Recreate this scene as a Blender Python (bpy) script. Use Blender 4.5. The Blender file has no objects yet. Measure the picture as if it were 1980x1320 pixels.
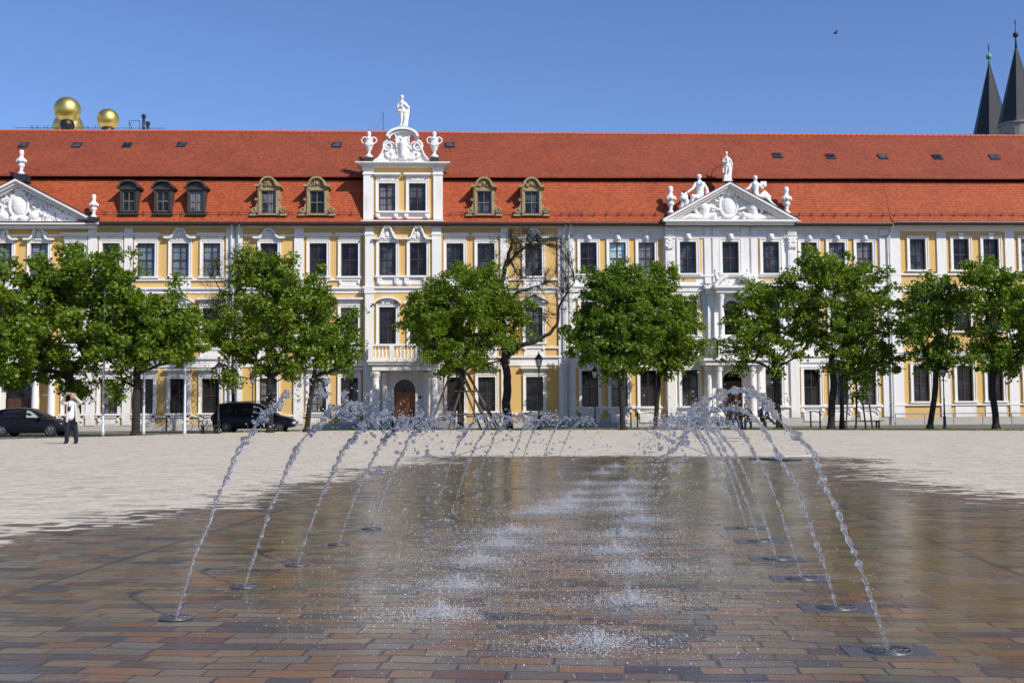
import bpy, math, random
import numpy as np
from mathutils import Vector, Matrix, noise
rad = math.radians
scene = bpy.context.scene
random.seed(7); rng = np.random.default_rng(7)

# ---------------------------------------------------------------- camera
F = 2200.0; CAMH = 1.05
YAW, PITCH, ROLL = -2.8, 3.56, -0.4
R = Matrix.Rotation(rad(YAW), 3, 'Z') @ Matrix.Rotation(rad(90 + PITCH), 3, 'X') @ Matrix.Rotation(rad(ROLL), 3, 'Z')
cd = bpy.data.cameras.new('camera'); cam = bpy.data.objects.new('camera', cd)
scene.collection.objects.link(cam); scene.camera = cam
cam.location = (0, 0, CAMH); cam.rotation_euler = R.to_euler()
cd.sensor_width = 36; cd.lens = 36 * F / 1980; cd.clip_start = 0.1; cd.clip_end = 3000

# ---------------------------------------------------------------- sky, sun, exposure
SUN_EL, SUN_AZ = 39.0, 45.0            # azimuth from the facade normal towards the right
w = bpy.data.worlds.new('World'); scene.world = w; w.use_nodes = True
nt = w.node_tree; bg = nt.nodes['Background']
sky = nt.nodes.new('ShaderNodeTexSky'); sky.sky_type = 'NISHITA'; sky.sun_disc = False
S = Vector((math.sin(rad(SUN_AZ)) * math.cos(rad(SUN_EL)), -math.cos(rad(SUN_AZ)) * math.cos(rad(SUN_EL)), math.sin(rad(SUN_EL))))
sky.sun_elevation = rad(SUN_EL); sky.sun_rotation = math.atan2(S.x, S.y)
sky.air_density = 1.0; sky.dust_density = 0.3; sky.ozone_density = 6.0; sky.altitude = 50
hs = nt.nodes.new('ShaderNodeHueSaturation'); hs.inputs['Saturation'].default_value = 1.0
nt.links.new(sky.outputs[0], hs.inputs['Color']); tint = nt.nodes.new('ShaderNodeMix'); tint.data_type = 'RGBA'; tint.blend_type = 'MULTIPLY'; tint.inputs[0].default_value = 1; tint.inputs[7].default_value = (.89, .885, 1.04, 1)
nt.links.new(hs.outputs[0], tint.inputs[6]); nt.links.new(tint.outputs[2], bg.inputs[0])
bg.inputs[1].default_value = 0.135
sl = bpy.data.lights.new('sun', 'SUN'); so = bpy.data.objects.new('sun', sl); scene.collection.objects.link(so)
sl.energy = 4.9; sl.angle = rad(0.5); sl.color = (1.0, 0.94, 0.85)
so.rotation_euler = S.to_track_quat('Z', 'Y').to_euler(); so.location = (30, -30, 40)
scene.view_settings.view_transform = 'Standard'; scene.view_settings.look = 'None'
scene.view_settings.exposure = 0.0; scene.view_settings.gamma = 1
scene.render.engine = 'CYCLES'
scene.cycles.max_bounces = 10; scene.cycles.transmission_bounces = 8; scene.cycles.transparent_max_bounces = 8
scene.cycles.caustics_refractive = False; scene.cycles.caustics_reflective = False
scene.cycles.use_denoising = True

# ---------------------------------------------------------------- helpers
def ray(px, py): return R @ Vector(((px - 990) / F, -(py - 660) / F, -1))
def onY(px, py, Y):
    d = ray(px, py); t = Y / d.y; return Vector((d.x * t, Y, CAMH + d.z * t))
def onZ(px, py, Z=0.0):
    d = ray(px, py); t = (Z - CAMH) / d.z; return Vector((d.x * t, d.y * t, Z))
FY = 78.0
def X(px, py=560, Y=FY): return onY(px, py, Y).x
WP = {}
def mesh_from(name, V, Fs, smooth=False):
    me = bpy.data.meshes.new(name); me.from_pydata(V, [], Fs)
    if smooth: me.polygons.foreach_set('use_smooth', [True] * len(me.polygons))
    me.update(); return me
def link(o, parent=None, wp=Vector((0, 0, 0))):
    scene.collection.objects.link(o); WP[o] = Vector(wp)
    if parent is not None:
        o.parent = parent; o.location = WP[o] - WP[parent]
    else: o.location = WP[o]
    return o
def tag(o, label=None, cat=None, group=None, kind=None):
    if label: o['label'] = label
    if cat: o['category'] = cat
    if group: o['group'] = group
    if kind: o['kind'] = kind
    return o
def empty(name, loc=(0, 0, 0), label=None, cat=None, group=None):
    o = bpy.data.objects.new(name, None); o.empty_display_size = 0.3
    link(o, None, loc); return tag(o, label, cat, group)
def copy_tree(o, parent=None):
    c = o.copy(); scene.collection.objects.link(c)
    if parent is not None: c.parent = parent
    WP[c] = WP[o].copy()
    for ch in list(o.children): copy_tree(ch, c)
    return c
class MB:
    def __init__(s): s.v = []; s.f = []
    def add(s, V, Fs):
        n = len(s.v); s.v.extend([tuple(p) for p in V]); s.f.extend([tuple(i + n for i in f) for f in Fs]); return s
    def box(s, x0, x1, y0, y1, z0, z1):
        return s.add([(x0,y0,z0),(x1,y0,z0),(x1,y1,z0),(x0,y1,z0),(x0,y0,z1),(x1,y0,z1),(x1,y1,z1),(x0,y1,z1)],
                     [(0,3,2,1),(4,5,6,7),(0,1,5,4),(1,2,6,5),(2,3,7,6),(3,0,4,7)])
    def prism(s, poly, y0, y1):          # poly in x,z counter-clockwise seen from -y
        n = len(poly)
        V = [(x, y0, z) for x, z in poly] + [(x, y1, z) for x, z in poly]
        return s.add(V, [tuple(range(n)), tuple(range(2*n-1, n-1, -1))] + [(i, i+n, (i+1) % n + n, (i+1) % n) for i in range(n)])
    def ribbon(s, pts, th, y0, y1):      # moulding following a polyline in x,z ; th below the line
        n = len(pts); P = [Vector(p) for p in pts]; V = []
        for i, p in enumerate(P):
            t = (P[min(i+1, n-1)] - P[max(i-1, 0)]).normalized(); nrm = Vector((t.y, -t.x))
            q = p + nrm * th
            V += [(p.x, y0, p.y), (q.x, y0, q.y), (q.x, y1, q.y), (p.x, y1, p.y)]
        Fs = [(0,1,2,3), tuple(4*(n-1)+k for k in (3,2,1,0))]
        for i in range(n-1):
            a = 4*i
            for k in range(4): Fs.append((a+k, a+4+k, a+4+(k+1) % 4, a+(k+1) % 4))
        return s.add(V, Fs)
    def tube(s, pts, rr, n=8, cap=True):
        P = [Vector(p) for p in pts]
        if not hasattr(rr, '__len__'): rr = [rr] * len(P)
        V = []; Fs = []; up = None
        for i, p in enumerate(P):
            t = (P[min(i+1, len(P)-1)] - P[max(i-1, 0)])
            t = t.normalized() if t.length > 1e-9 else Vector((0,0,1))
            if up is None: up = t.orthogonal().normalized()
            u = up - t * up.dot(t); u = u.normalized() if u.length > 1e-6 else t.orthogonal().normalized()
            up = u; v = t.cross(u)
            for k in range(n):
                a = 2*math.pi*k/n; V.append(p + (u*math.cos(a) + v*math.sin(a)) * rr[i])
        for i in range(len(P)-1):
            for k in range(n): Fs.append((i*n+k, i*n+(k+1) % n, (i+1)*n+(k+1) % n, (i+1)*n+k))
        if cap: Fs.append(tuple(range(n-1, -1, -1))); Fs.append(tuple((len(P)-1)*n+k for k in range(n)))
        return s.add(V, Fs)
    def lathe(s, c, prof, n=16):
        V = []; Fs = []
        for r, z in prof:
            for k in range(n):
                a = 2*math.pi*k/n; V.append((c[0]+r*math.cos(a), c[1]+r*math.sin(a), c[2]+z))
        m = len(prof)
        for i in range(m-1):
            for k in range(n): Fs.append((i*n+k, i*n+(k+1) % n, (i+1)*n+(k+1) % n, (i+1)*n+k))
        Fs.append(tuple(range(n-1, -1, -1))); Fs.append(tuple((m-1)*n+k for k in range(n)))
        return s.add(V, Fs)
    def ell(s, c, r, nu=12, nv=8, M=None):
        if not hasattr(r, '__len__'): r = (r, r, r)
        V = []; Fs = []; c = Vector(c)
        for i in range(1, nv):
            th = math.pi*i/nv
            for k in range(nu):
                a = 2*math.pi*k/nu
                p = Vector((r[0]*math.sin(th)*math.cos(a), r[1]*math.sin(th)*math.sin(a), r[2]*math.cos(th)))
                V.append((M @ p if M else p) + c)
        t = Vector((0,0,r[2])); V.append((M @ t if M else t) + c); V.append(c - (M @ t if M else t))
        for i in range(nv-2):
            for k in range(nu): Fs.append((i*nu+k, (i+1)*nu+k, (i+1)*nu+(k+1) % nu, i*nu+(k+1) % nu))
        T = (nv-1)*nu
        for k in range(nu): Fs.append((T, k, (k+1) % nu)); Fs.append((T+1, (nv-2)*nu+(k+1) % nu, (nv-2)*nu+k))
        return s.add(V, Fs)
    def cap(s, a, b, ra, rb):            # tapered limb, closed pieces that overlap
        a = Vector(a); b = Vector(b)
        s.ell(a, ra, 12, 8); s.ell(b, rb, 12, 8)
        if (b-a).length > 1e-4: s.tube([a, b], [ra, rb], 12)
        return s
    def build(s, name, m, parent=None, smooth=False, wp=None, **kw):
        V = np.array([tuple(p) for p in s.v])
        if wp is None:
            lo, hi = V.min(0), V.max(0); wp = Vector(((lo[0]+hi[0])/2, (lo[1]+hi[1])/2, lo[2]))
        V = V - np.array(wp)
        o = bpy.data.objects.new(name, mesh_from(name, V.tolist(), s.f, smooth)); o.data.materials.append(m)
        link(o, parent, wp); return tag(o, **kw) if kw else o
def remesh(o, vs, smooth=2, disp=0):
    m = o.modifiers.new('remesh', 'REMESH'); m.mode = 'VOXEL'; m.voxel_size = vs; m.use_smooth_shade = True
    if smooth: k = o.modifiers.new('smooth', 'SMOOTH'); k.iterations = smooth; k.factor = .5
    return o
def bevel(o, w=0.02, seg=2):
    m = o.modifiers.new('bevel', 'BEVEL'); m.width = w; m.segments = seg; m.limit_method = 'ANGLE'; m.angle_limit = rad(40); return o

# ---------------------------------------------------------------- materials
class NT:
    def __init__(s, name):
        s.m = bpy.data.materials.new(name); s.m.use_nodes = True; s.t = s.m.node_tree
        s.b = s.t.nodes['Principled BSDF']; s.out = s.t.nodes['Material Output']
    def set(s, sock, v):
        if v is None: return
        if isinstance(v, bpy.types.NodeSocket): s.t.links.new(v, sock)
        elif isinstance(v, (tuple, list)) and len(v) == 3 and sock.type == 'RGBA': sock.default_value = (*v, 1)
        else: sock.default_value = v
    def n(s, typ, props=None, **ins):
        nd = s.t.nodes.new('ShaderNode' + typ)
        for k, v in (props or {}).items(): setattr(nd, k, v)
        for k, v in ins.items():
            k = k.replace('_', ' '); s.set(nd.inputs[int(k[1:])] if k[0] == 'i' and k[1:].isdigit() else nd.inputs[k], v)
        return nd
    def math(s, op, a, b=None, c=None, clamp=False):
        nd = s.t.nodes.new('ShaderNodeMath'); nd.operation = op; nd.use_clamp = clamp
        for i, v in enumerate((a, b, c)): s.set(nd.inputs[i], v)
        return nd.outputs[0]
    def mix(s, f, a, b, mode='MIX'):
        nd = s.t.nodes.new('ShaderNodeMix'); nd.data_type = 'RGBA'; nd.blend_type = mode
        s.set(nd.inputs[0], f); s.set(nd.inputs[6], a); s.set(nd.inputs[7], b); return nd.outputs[2]
    def ramp(s, f, stops, interp='LINEAR'):
        nd = s.t.nodes.new('ShaderNodeValToRGB'); cr = nd.color_ramp; cr.interpolation = interp
        while len(cr.elements) < len(stops): cr.elements.new(0.5)
        for e, (p, c) in zip(cr.elements, stops): e.position = p; e.color = (*c, 1) if len(c) == 3 else c
        s.set(nd.inputs[0], f); return nd.outputs[0]
    def pos(s): return s.n('NewGeometry').outputs['Position']
    def noise(s, scale, detail=4, vec=None, rough=.55):
        nd = s.n('TexNoise', Scale=scale, Detail=detail, Roughness=rough)
        s.set(nd.inputs['Vector'], vec if vec is not None else s.pos()); return nd.outputs['Fac']
    def smooth(s, v, a, b):
        nd = s.n('MapRange', {'interpolation_type': 'SMOOTHSTEP'}, Value=v); nd.inputs['From Min'].default_value = a; nd.inputs['From Max'].default_value = b
        return nd.outputs[0]
    def bump(s, h, strength=.3, dist=.02, normal=None):
        nd = s.n('Bump', Height=h, Strength=strength, Distance=dist); s.set(nd.inputs['Normal'], normal); s.set(s.b.inputs['Normal'], nd.outputs[0]); return nd.outputs[0]
def simple(name, col, rough=.7, var=.12, scale=3.0, metal=0, bump=0, spec=None, dirt=None):
    k = NT(name); f = k.noise(scale, 5)
    c = k.mix(f, tuple(x*(1-var) for x in col), tuple(min(1, x*(1+var)) for x in col))
    if dirt:
        g = k.smooth(k.noise(dirt[1], 6, rough=.7), .52, .72); c = k.mix(k.math('MULTIPLY', g, dirt[2]), c, dirt[0])
    k.set(k.b.inputs['Base Color'], c); k.b.inputs['Roughness'].default_value = rough; k.b.inputs['Metallic'].default_value = metal
    if spec is not None: k.b.inputs['Specular IOR Level'].default_value = spec
    if bump: k.bump(k.noise(scale*12, 4), bump, .01)
    return k.m
M = {}
def stucco(name, col, dcol, amt):
    k = NT(name); c = k.mix(k.noise(1.3, 5), tuple(x*.96 for x in col), col)
    v = k.n('VectorMath', {'operation': 'MULTIPLY'}, i0=k.pos(), i1=(2.6, 2.6, .28)).outputs[0]
    st = k.math('MULTIPLY', k.smooth(k.noise(1.0, 6, vec=v, rough=.65), .50, .74), k.smooth(k.noise(.35, 4), .35, .65))
    c = k.mix(k.math('MULTIPLY', st, amt), c, dcol)
    sp = k.n('SeparateXYZ'); k.set(sp.inputs[0], k.pos())
    low = k.math('MULTIPLY', k.smooth(k.math('ADD', sp.outputs[2], k.math('MULTIPLY', k.math('SUBTRACT', k.noise(1.2, 5), .5), 2.2)), 1.3, .3), .45)
    c = k.mix(low, c, dcol)
    k.set(k.b.inputs['Base Color'], c); k.b.inputs['Roughness'].default_value = .8; k.bump(k.noise(16, 4), .15, .01); return k.m
M['white'] = stucco('white_stucco', (.79, .77, .74), (.47, .44, .38), .5)
M['marble'] = simple('white_stone', (.77, .765, .75), .7, .05, 4, dirt=((.38, .37, .34), 3.5, .5))
def yellow():
    k = NT('yellow_render'); f = k.noise(.7, 6)
    c = k.mix(f, (.60, .365, .10), (.70, .44, .135))
    streak = k.noise(1.0, 4, vec=k.n('VectorMath', {'operation': 'MULTIPLY'}, i0=k.pos(), i1=(3, 3, .4)).outputs[0])
    c = k.mix(k.math('MULTIPLY', k.smooth(streak, .52, .75), .3), c, (.45, .27, .08))
    k.set(k.b.inputs['Base Color'], c); k.b.inputs['Roughness'].default_value = .85; k.bump(k.noise(20, 4), .15, .01); return k.m
M['yellow'] = stucco('yellow_render', (.66, .43, .15), (.45, .29, .12), .5)
M['plinth'] = simple('grey_plinth_stone', (.42, .40, .36), .85, .15, 2, dirt=((.22, .21, .19), 1.5, .4), bump=.2)
M['sand'] = simple('weathered_sandstone', (.33, .25, .135), .85, .3, 5, dirt=((.05, .044, .034), 4, .65), bump=.3)
M['darkwood'] = simple('dark_slate_cladding', (.042, .038, .033), .6, .25, 6)
M['sash'] = simple('oxblood_window_frame', (.055, .022, .018), .45, .2, 4)
M['greysash'] = simple('brown_window_frame', (.16, .125, .09), .5, .2, 4)
M['metal'] = simple('dark_lead_sheet', (.035, .035, .037), .5, .2, 3, metal=.3)
M['gutter'] = simple('gutter_copper_brown', (.045, .03, .026), .5, .2, 3)
M['pipe'] = simple('downpipe_grey', (.55, .56, .57), .5, .06, 3)
M['door'] = simple('orange_oak_door', (.27, .085, .02), .45, .2, 6)
M['doordark'] = simple('dark_oak_door', (.07, .03, .018), .5, .3, 6)
M['black'] = simple('black_paint', (.012, .012, .013), .45, .2, 5)
M['void'] = simple('shadow_gap_black', (.006, .006, .006), .95, .2, 5, spec=.03)  # matte near-black that paints the shade in the roof break
M['iron'] = simple('dark_iron', (.03, .031, .034), .5, .2, 8, metal=.5)
M['steel'] = simple('galvanised_steel', (.33, .34, .35), .45, .12, 8, metal=.4)
M['pole'] = simple('pale_aluminium_pole', (.62, .63, .65), .4, .05, 4, metal=.2)
M['bark'] = simple('tree_bark', (.020, .016, .013), .95, .45, 7, bump=.8)
M['bench'] = simple('dark_bench_wood', (.06, .042, .03), .7, .3, 9)
M['stake'] = simple('grey_weathered_timber', (.085, .065, .05), .8, .35, 8)
M['slate'] = simple('slate_shingle', (.018, .020, .027), .6, .3, 5, bump=.4)
M['copper'] = simple('green_copper', (.12, .30, .24), .6, .15, 4)
M['rubble'] = simple('rubble_stone', (.30, .27, .25), .9, .35, 1.2, dirt=((.10, .08, .08), 2.5, .8), bump=.6)
def gold():
    k = NT('gilded_metal'); k.set(k.b.inputs['Base Color'], k.mix(k.noise(1.5, 3), (.74, .53, .14), (.84, .63, .20)))
    k.b.inputs['Metallic'].default_value = 1; k.b.inputs['Roughness'].default_value = .42; return k.m
M['gold'] = gold()
def glassy(name, c1, c2, rough=.06, sc=.9):
    k = NT(name); f = k.smooth(k.noise(sc, 3), .42, .6)
    k.set(k.b.inputs['Base Color'], k.mix(f, c1, c2)); k.b.inputs['Roughness'].default_value = rough
    k.b.inputs['IOR'].default_value = 1.38; k.bump(k.noise(1.6, 2), .05, .02); return k.m
M['pane_dark'] = glassy('dark_window_glass', (.004, .005, .007), (.018, .021, .027))
M['pane_mid'] = glassy('dim_window_glass', (.012, .015, .02), (.07, .085, .10))
M['pane_blue'] = glassy('blind_behind_glass', (.10, .145, .19), (.17, .22, .27), .12)
def curtain():
    k = NT('curtain_behind_glass'); sp = k.n('SeparateXYZ'); k.set(sp.inputs[0], k.pos()); f = k.math('ADD', k.math('MULTIPLY', k.math('SINE', k.math('MULTIPLY', sp.outputs[0], 38)), .5), .5)
    cu = k.mix(f, (.09, .095, .10), (.20, .205, .21)); g = k.smooth(k.noise(.8, 3), .40, .52); k.set(k.b.inputs['Base Color'], k.mix(g, (.012, .014, .018), cu)); k.b.inputs['Roughness'].default_value = .08; return k.m
M['pane_curtain'] = curtain()
M['pane_light'] = glassy('bright_blind_glass', (.30, .46, .55), (.48, .62, .70), .15)
M['carglass'] = glassy('tinted_car_glass', (.006, .008, .01), (.015, .02, .022), .03)
M['carseeglass'] = glassy('bright_car_glass', (.30, .40, .38), (.45, .54, .50), .05)
def carpaint():
    k = NT('black_car_paint'); k.set(k.b.inputs['Base Color'], k.mix(k.noise(2, 3), (.006, .007, .012), (.010, .011, .017)))
    k.b.inputs['Roughness'].default_value = .35; k.b.inputs['Specular IOR Level'].default_value = .18; k.b.inputs['Coat Weight'].default_value = .08; k.b.inputs['Coat Roughness'].default_value = .08; return k.m
M['car'] = carpaint()
M['tyre'] = simple('tyre_rubber', (.015, .015, .015), .85, .2, 20)
M['rim'] = simple('wheel_alloy', (.14, .145, .155), .4, .1, 20, metal=.6)
M['lampglass'] = simple('lantern_glass', (.45, .47, .48), .2, .1, 5)
M['redlight'] = simple('red_lamp_plastic', (.22, .012, .01), .3, .1, 20)
M['headlight'] = simple('clear_lamp_plastic', (.55, .58, .60), .15, .2, 30)
M['skin'] = simple('skin', (.52, .28, .19), .55, .1, 20)
M['hair'] = simple('fair_hair', (.30, .20, .10), .7, .3, 60)
M['darkhair'] = simple('dark_hair', (.02, .015, .012), .6, .3, 60)
M['jacket'] = simple('cream_jacket_cloth', (.50, .49, .41), .85, .12, 12, bump=.5)
M['shirt'] = simple('white_shirt_cloth', (.72, .72, .78), .85, .06, 12, bump=.3)
M['navy'] = simple('navy_trouser_cloth', (.010, .013, .028), .9, .3, 12, bump=.4)
M['suit'] = simple('black_suit_cloth', (.012, .012, .015), .85, .3, 12, bump=.4)
M['jeans'] = simple('blue_denim', (.045, .075, .13), .9, .3, 14, bump=.4)
M['brownbag'] = simple('brown_leather', (.06, .03, .02), .6, .3, 14)

def roofmat(name, ca, cb, tw, th, axis_slope):
    k = NT(name); sx = k.n('SeparateXYZ'); k.set(sx.inputs[0], k.pos())
    x, y, z = sx.outputs
    v = k.math('DIVIDE', z, th)
    row = k.math('FLOOR', v); fv = k.math('FRACT', v)
    u = k.math('ADD', k.math('DIVIDE', x, tw), k.math('MULTIPLY', k.math('MODULO', row, 2.0), .5))
    col = k.math('FLOOR', u); fu = k.math('FRACT', u)
    cmb = k.n('CombineXYZ', X=col, Y=row)
    wn = k.n('TexWhiteNoise', {'noise_dimensions': '2D'}); k.set(wn.inputs[0], cmb.outputs[0])
    c = k.mix(wn.outputs[0], ca, cb)
    big = k.noise(.35, 5, rough=.65)
    c = k.mix(k.smooth(big, .35, .75), c, k.mix(1.0, c, (.80, .78, .80), 'MULTIPLY'))
    moss = k.smooth(k.noise(1.6, 7, rough=.7), .60, .80)
    c = k.mix(k.math('MULTIPLY', moss, .35), c, (.10, .032, .02))
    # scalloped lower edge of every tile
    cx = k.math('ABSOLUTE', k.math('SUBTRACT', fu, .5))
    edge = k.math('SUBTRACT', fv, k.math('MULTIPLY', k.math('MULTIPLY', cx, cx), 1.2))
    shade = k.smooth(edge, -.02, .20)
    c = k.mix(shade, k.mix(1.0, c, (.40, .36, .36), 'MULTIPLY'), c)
    k.set(k.b.inputs['Base Color'], c); k.b.inputs['Roughness'].default_value = .8
    k.bump(k.math('SUBTRACT', 1.0, k.math('MULTIPLY', edge, 1.0)), .45, .05); return k.m
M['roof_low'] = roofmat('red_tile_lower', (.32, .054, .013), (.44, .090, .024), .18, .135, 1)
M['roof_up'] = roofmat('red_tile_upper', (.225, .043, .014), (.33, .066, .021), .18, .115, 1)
M['ridge'] = simple('ridge_tile', (.44, .10, .045), .8, .2, 6, bump=.3)

def leafmat(name, ca, cb, tr=.55):
    k = NT(name); g = k.n('NewGeometry')
    f = k.math('ADD', k.math('MULTIPLY', g.outputs['Random Per Island'], .65), k.math('MULTIPLY', k.smooth(k.noise(.9, 4), .3, .7), .35))
    c = k.mix(f, ca, cb)
    d = k.n('BsdfDiffuse', Color=c); t = k.n('BsdfTranslucent', Color=k.mix(1.0, c, (1.3, 1.25, .55), 'MULTIPLY'))
    gl = k.n('BsdfGlossy', Roughness=.45, Color=(.5, .55, .45))
    m1 = k.n('MixShader', i0=tr, i1=d.outputs[0], i2=t.outputs[0])
    m2 = k.n('MixShader', i0=.05, i1=m1.outputs[0], i2=gl.outputs[0])
    k.t.links.new(m2.outputs[0], k.out.inputs[0]); return k.m
M['leaf'] = leafmat('spring_maple_leaf', (.066, .132, .008), (.235, .33, .022), .5)
M['leaf_dark'] = leafmat('deeper_maple_leaf', (.05, .112, .008), (.175, .27, .020), .46)
M['leaf_sparse'] = leafmat('young_yellow_green_leaf', (.12, .17, .03), (.22, .28, .05), .42)

def watermat():
    k = NT('clear_water'); k.b.inputs['Base Color'].default_value = (.97, .98, 1, 1)
    k.b.inputs['Transmission Weight'].default_value = 1; k.b.inputs['Roughness'].default_value = .02; k.b.inputs['IOR'].default_value = 1.33
    k.bump(k.noise(55, 2), .5, .006)
    t = k.n('BsdfTransparent'); d = k.n('BsdfTranslucent', Color=(.85, .88, .92)); f = k.n('BsdfDiffuse', Color=(.85, .88, .92))
    m0 = k.n('MixShader', i0=.5, i1=d.outputs[0], i2=f.outputs[0])
    m1 = k.n('MixShader', i0=.18, i1=k.b.outputs[0], i2=t.outputs[0]); m2 = k.n('MixShader', i0=.12, i1=m1.outputs[0], i2=m0.outputs[0])
    k.t.links.new(m2.outputs[0], k.out.inputs[0]); return k.m
M['water'] = watermat()
def foammat():
    k = NT('foaming_water'); k.b.inputs['Base Color'].default_value = (.86, .88, .92, 1)
    k.b.inputs['Transmission Weight'].default_value = .38; k.b.inputs['Roughness'].default_value = .10; k.b.inputs['IOR'].default_value = 1.33; return k.m
M['foam'] = foammat()
# ---------------------------------------------------------------- ground
PAVE_ROT = 7.0         # the paving and the fountain axis are turned against the facade
EP = [onZ(px, py) for px, py in ((-250, 862), (0, 850), (200, 845), (400, 838), (550, 834.5), (700, 832.5), (900, 831.5), (1200, 831), (1500, 831.3), (1980, 832.5), (2300, 833))]
def plaza_edge(x):
    if x <= EP[0].x: return EP[0].y
    for p, q in zip(EP, EP[1:]):
        if x <= q.x: return p.y+(q.y-p.y)*(x-p.x)/(q.x-p.x)
    return EP[-1].y
wetpx = [(-500, 1120), (-200, 1075), (0, 1030), (110, 1013), (200, 1012), (290, 992), (336, 987), (427, 975), (495, 955), (563, 936), (654, 927), (677, 913), (722, 903), (790, 897),
         (850, 896), (800, 887), (836, 882), (1080, 881), (1484, 882), (1593, 883), (1693, 890), (1640, 900), (1734, 911), (1700, 926), (1830, 943), (1980, 966), (2300, 1010)]
wet = [onZ(*p).to_2d() for p in wetpx] + [Vector((9, 0)), Vector((9, -12)), Vector((-12, -12)), Vector((-12, 2))]
WA = np.array([tuple(p) for p in wet])
def wet_sd(Pt):
    n = len(WA); d2 = np.full(len(Pt), 1e9); ins = np.zeros(len(Pt), bool)
    for i in range(n):
        a = WA[i]; b = WA[(i+1) % n]; e = b-a; w_ = Pt-a
        t = np.clip((w_@e)/(e@e), 0, 1); q = w_ - t[:, None]*e; d2 = np.minimum(d2, (q**2).sum(1))
        c1 = (a[1] <= Pt[:, 1]) != (b[1] <= Pt[:, 1])
        with np.errstate(divide='ignore', invalid='ignore'):
            xi = a[0] + (Pt[:, 1]-a[1])/(b[1]-a[1]+1e-12)*(b[0]-a[0])
        ins ^= c1 & (Pt[:, 0] < xi)
    return np.where(ins, np.sqrt(d2), -np.sqrt(d2))
xs = np.sinh(np.linspace(-3.2, 3.2, 260))/np.sinh(3.2)*62
ts = np.concatenate([np.linspace(-.2, 0, 8, endpoint=False), np.linspace(0, 1, 300)**1.7])
GV = []
for t in ts:
    for x in xs:
        ye = plaza_edge(x); GV.append((x, t*ye if t >= 0 else t*80, 0.0))
nx = len(xs); GF = [(j*nx+i, j*nx+i+1, (j+1)*nx+i+1, (j+1)*nx+i) for j in range(len(ts)-1) for i in range(nx-1)]
plaza = bpy.data.objects.new('plaza_paving', mesh_from('plaza_paving', GV, GF)); link(plaza); tag(plaza, kind='structure')
GA = np.array(GV)[:, :2]
at = plaza.data.attributes.new('wet', 'FLOAT', 'POINT'); at.data.foreach_set('value', wet_sd(GA).astype(np.float32))

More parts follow.
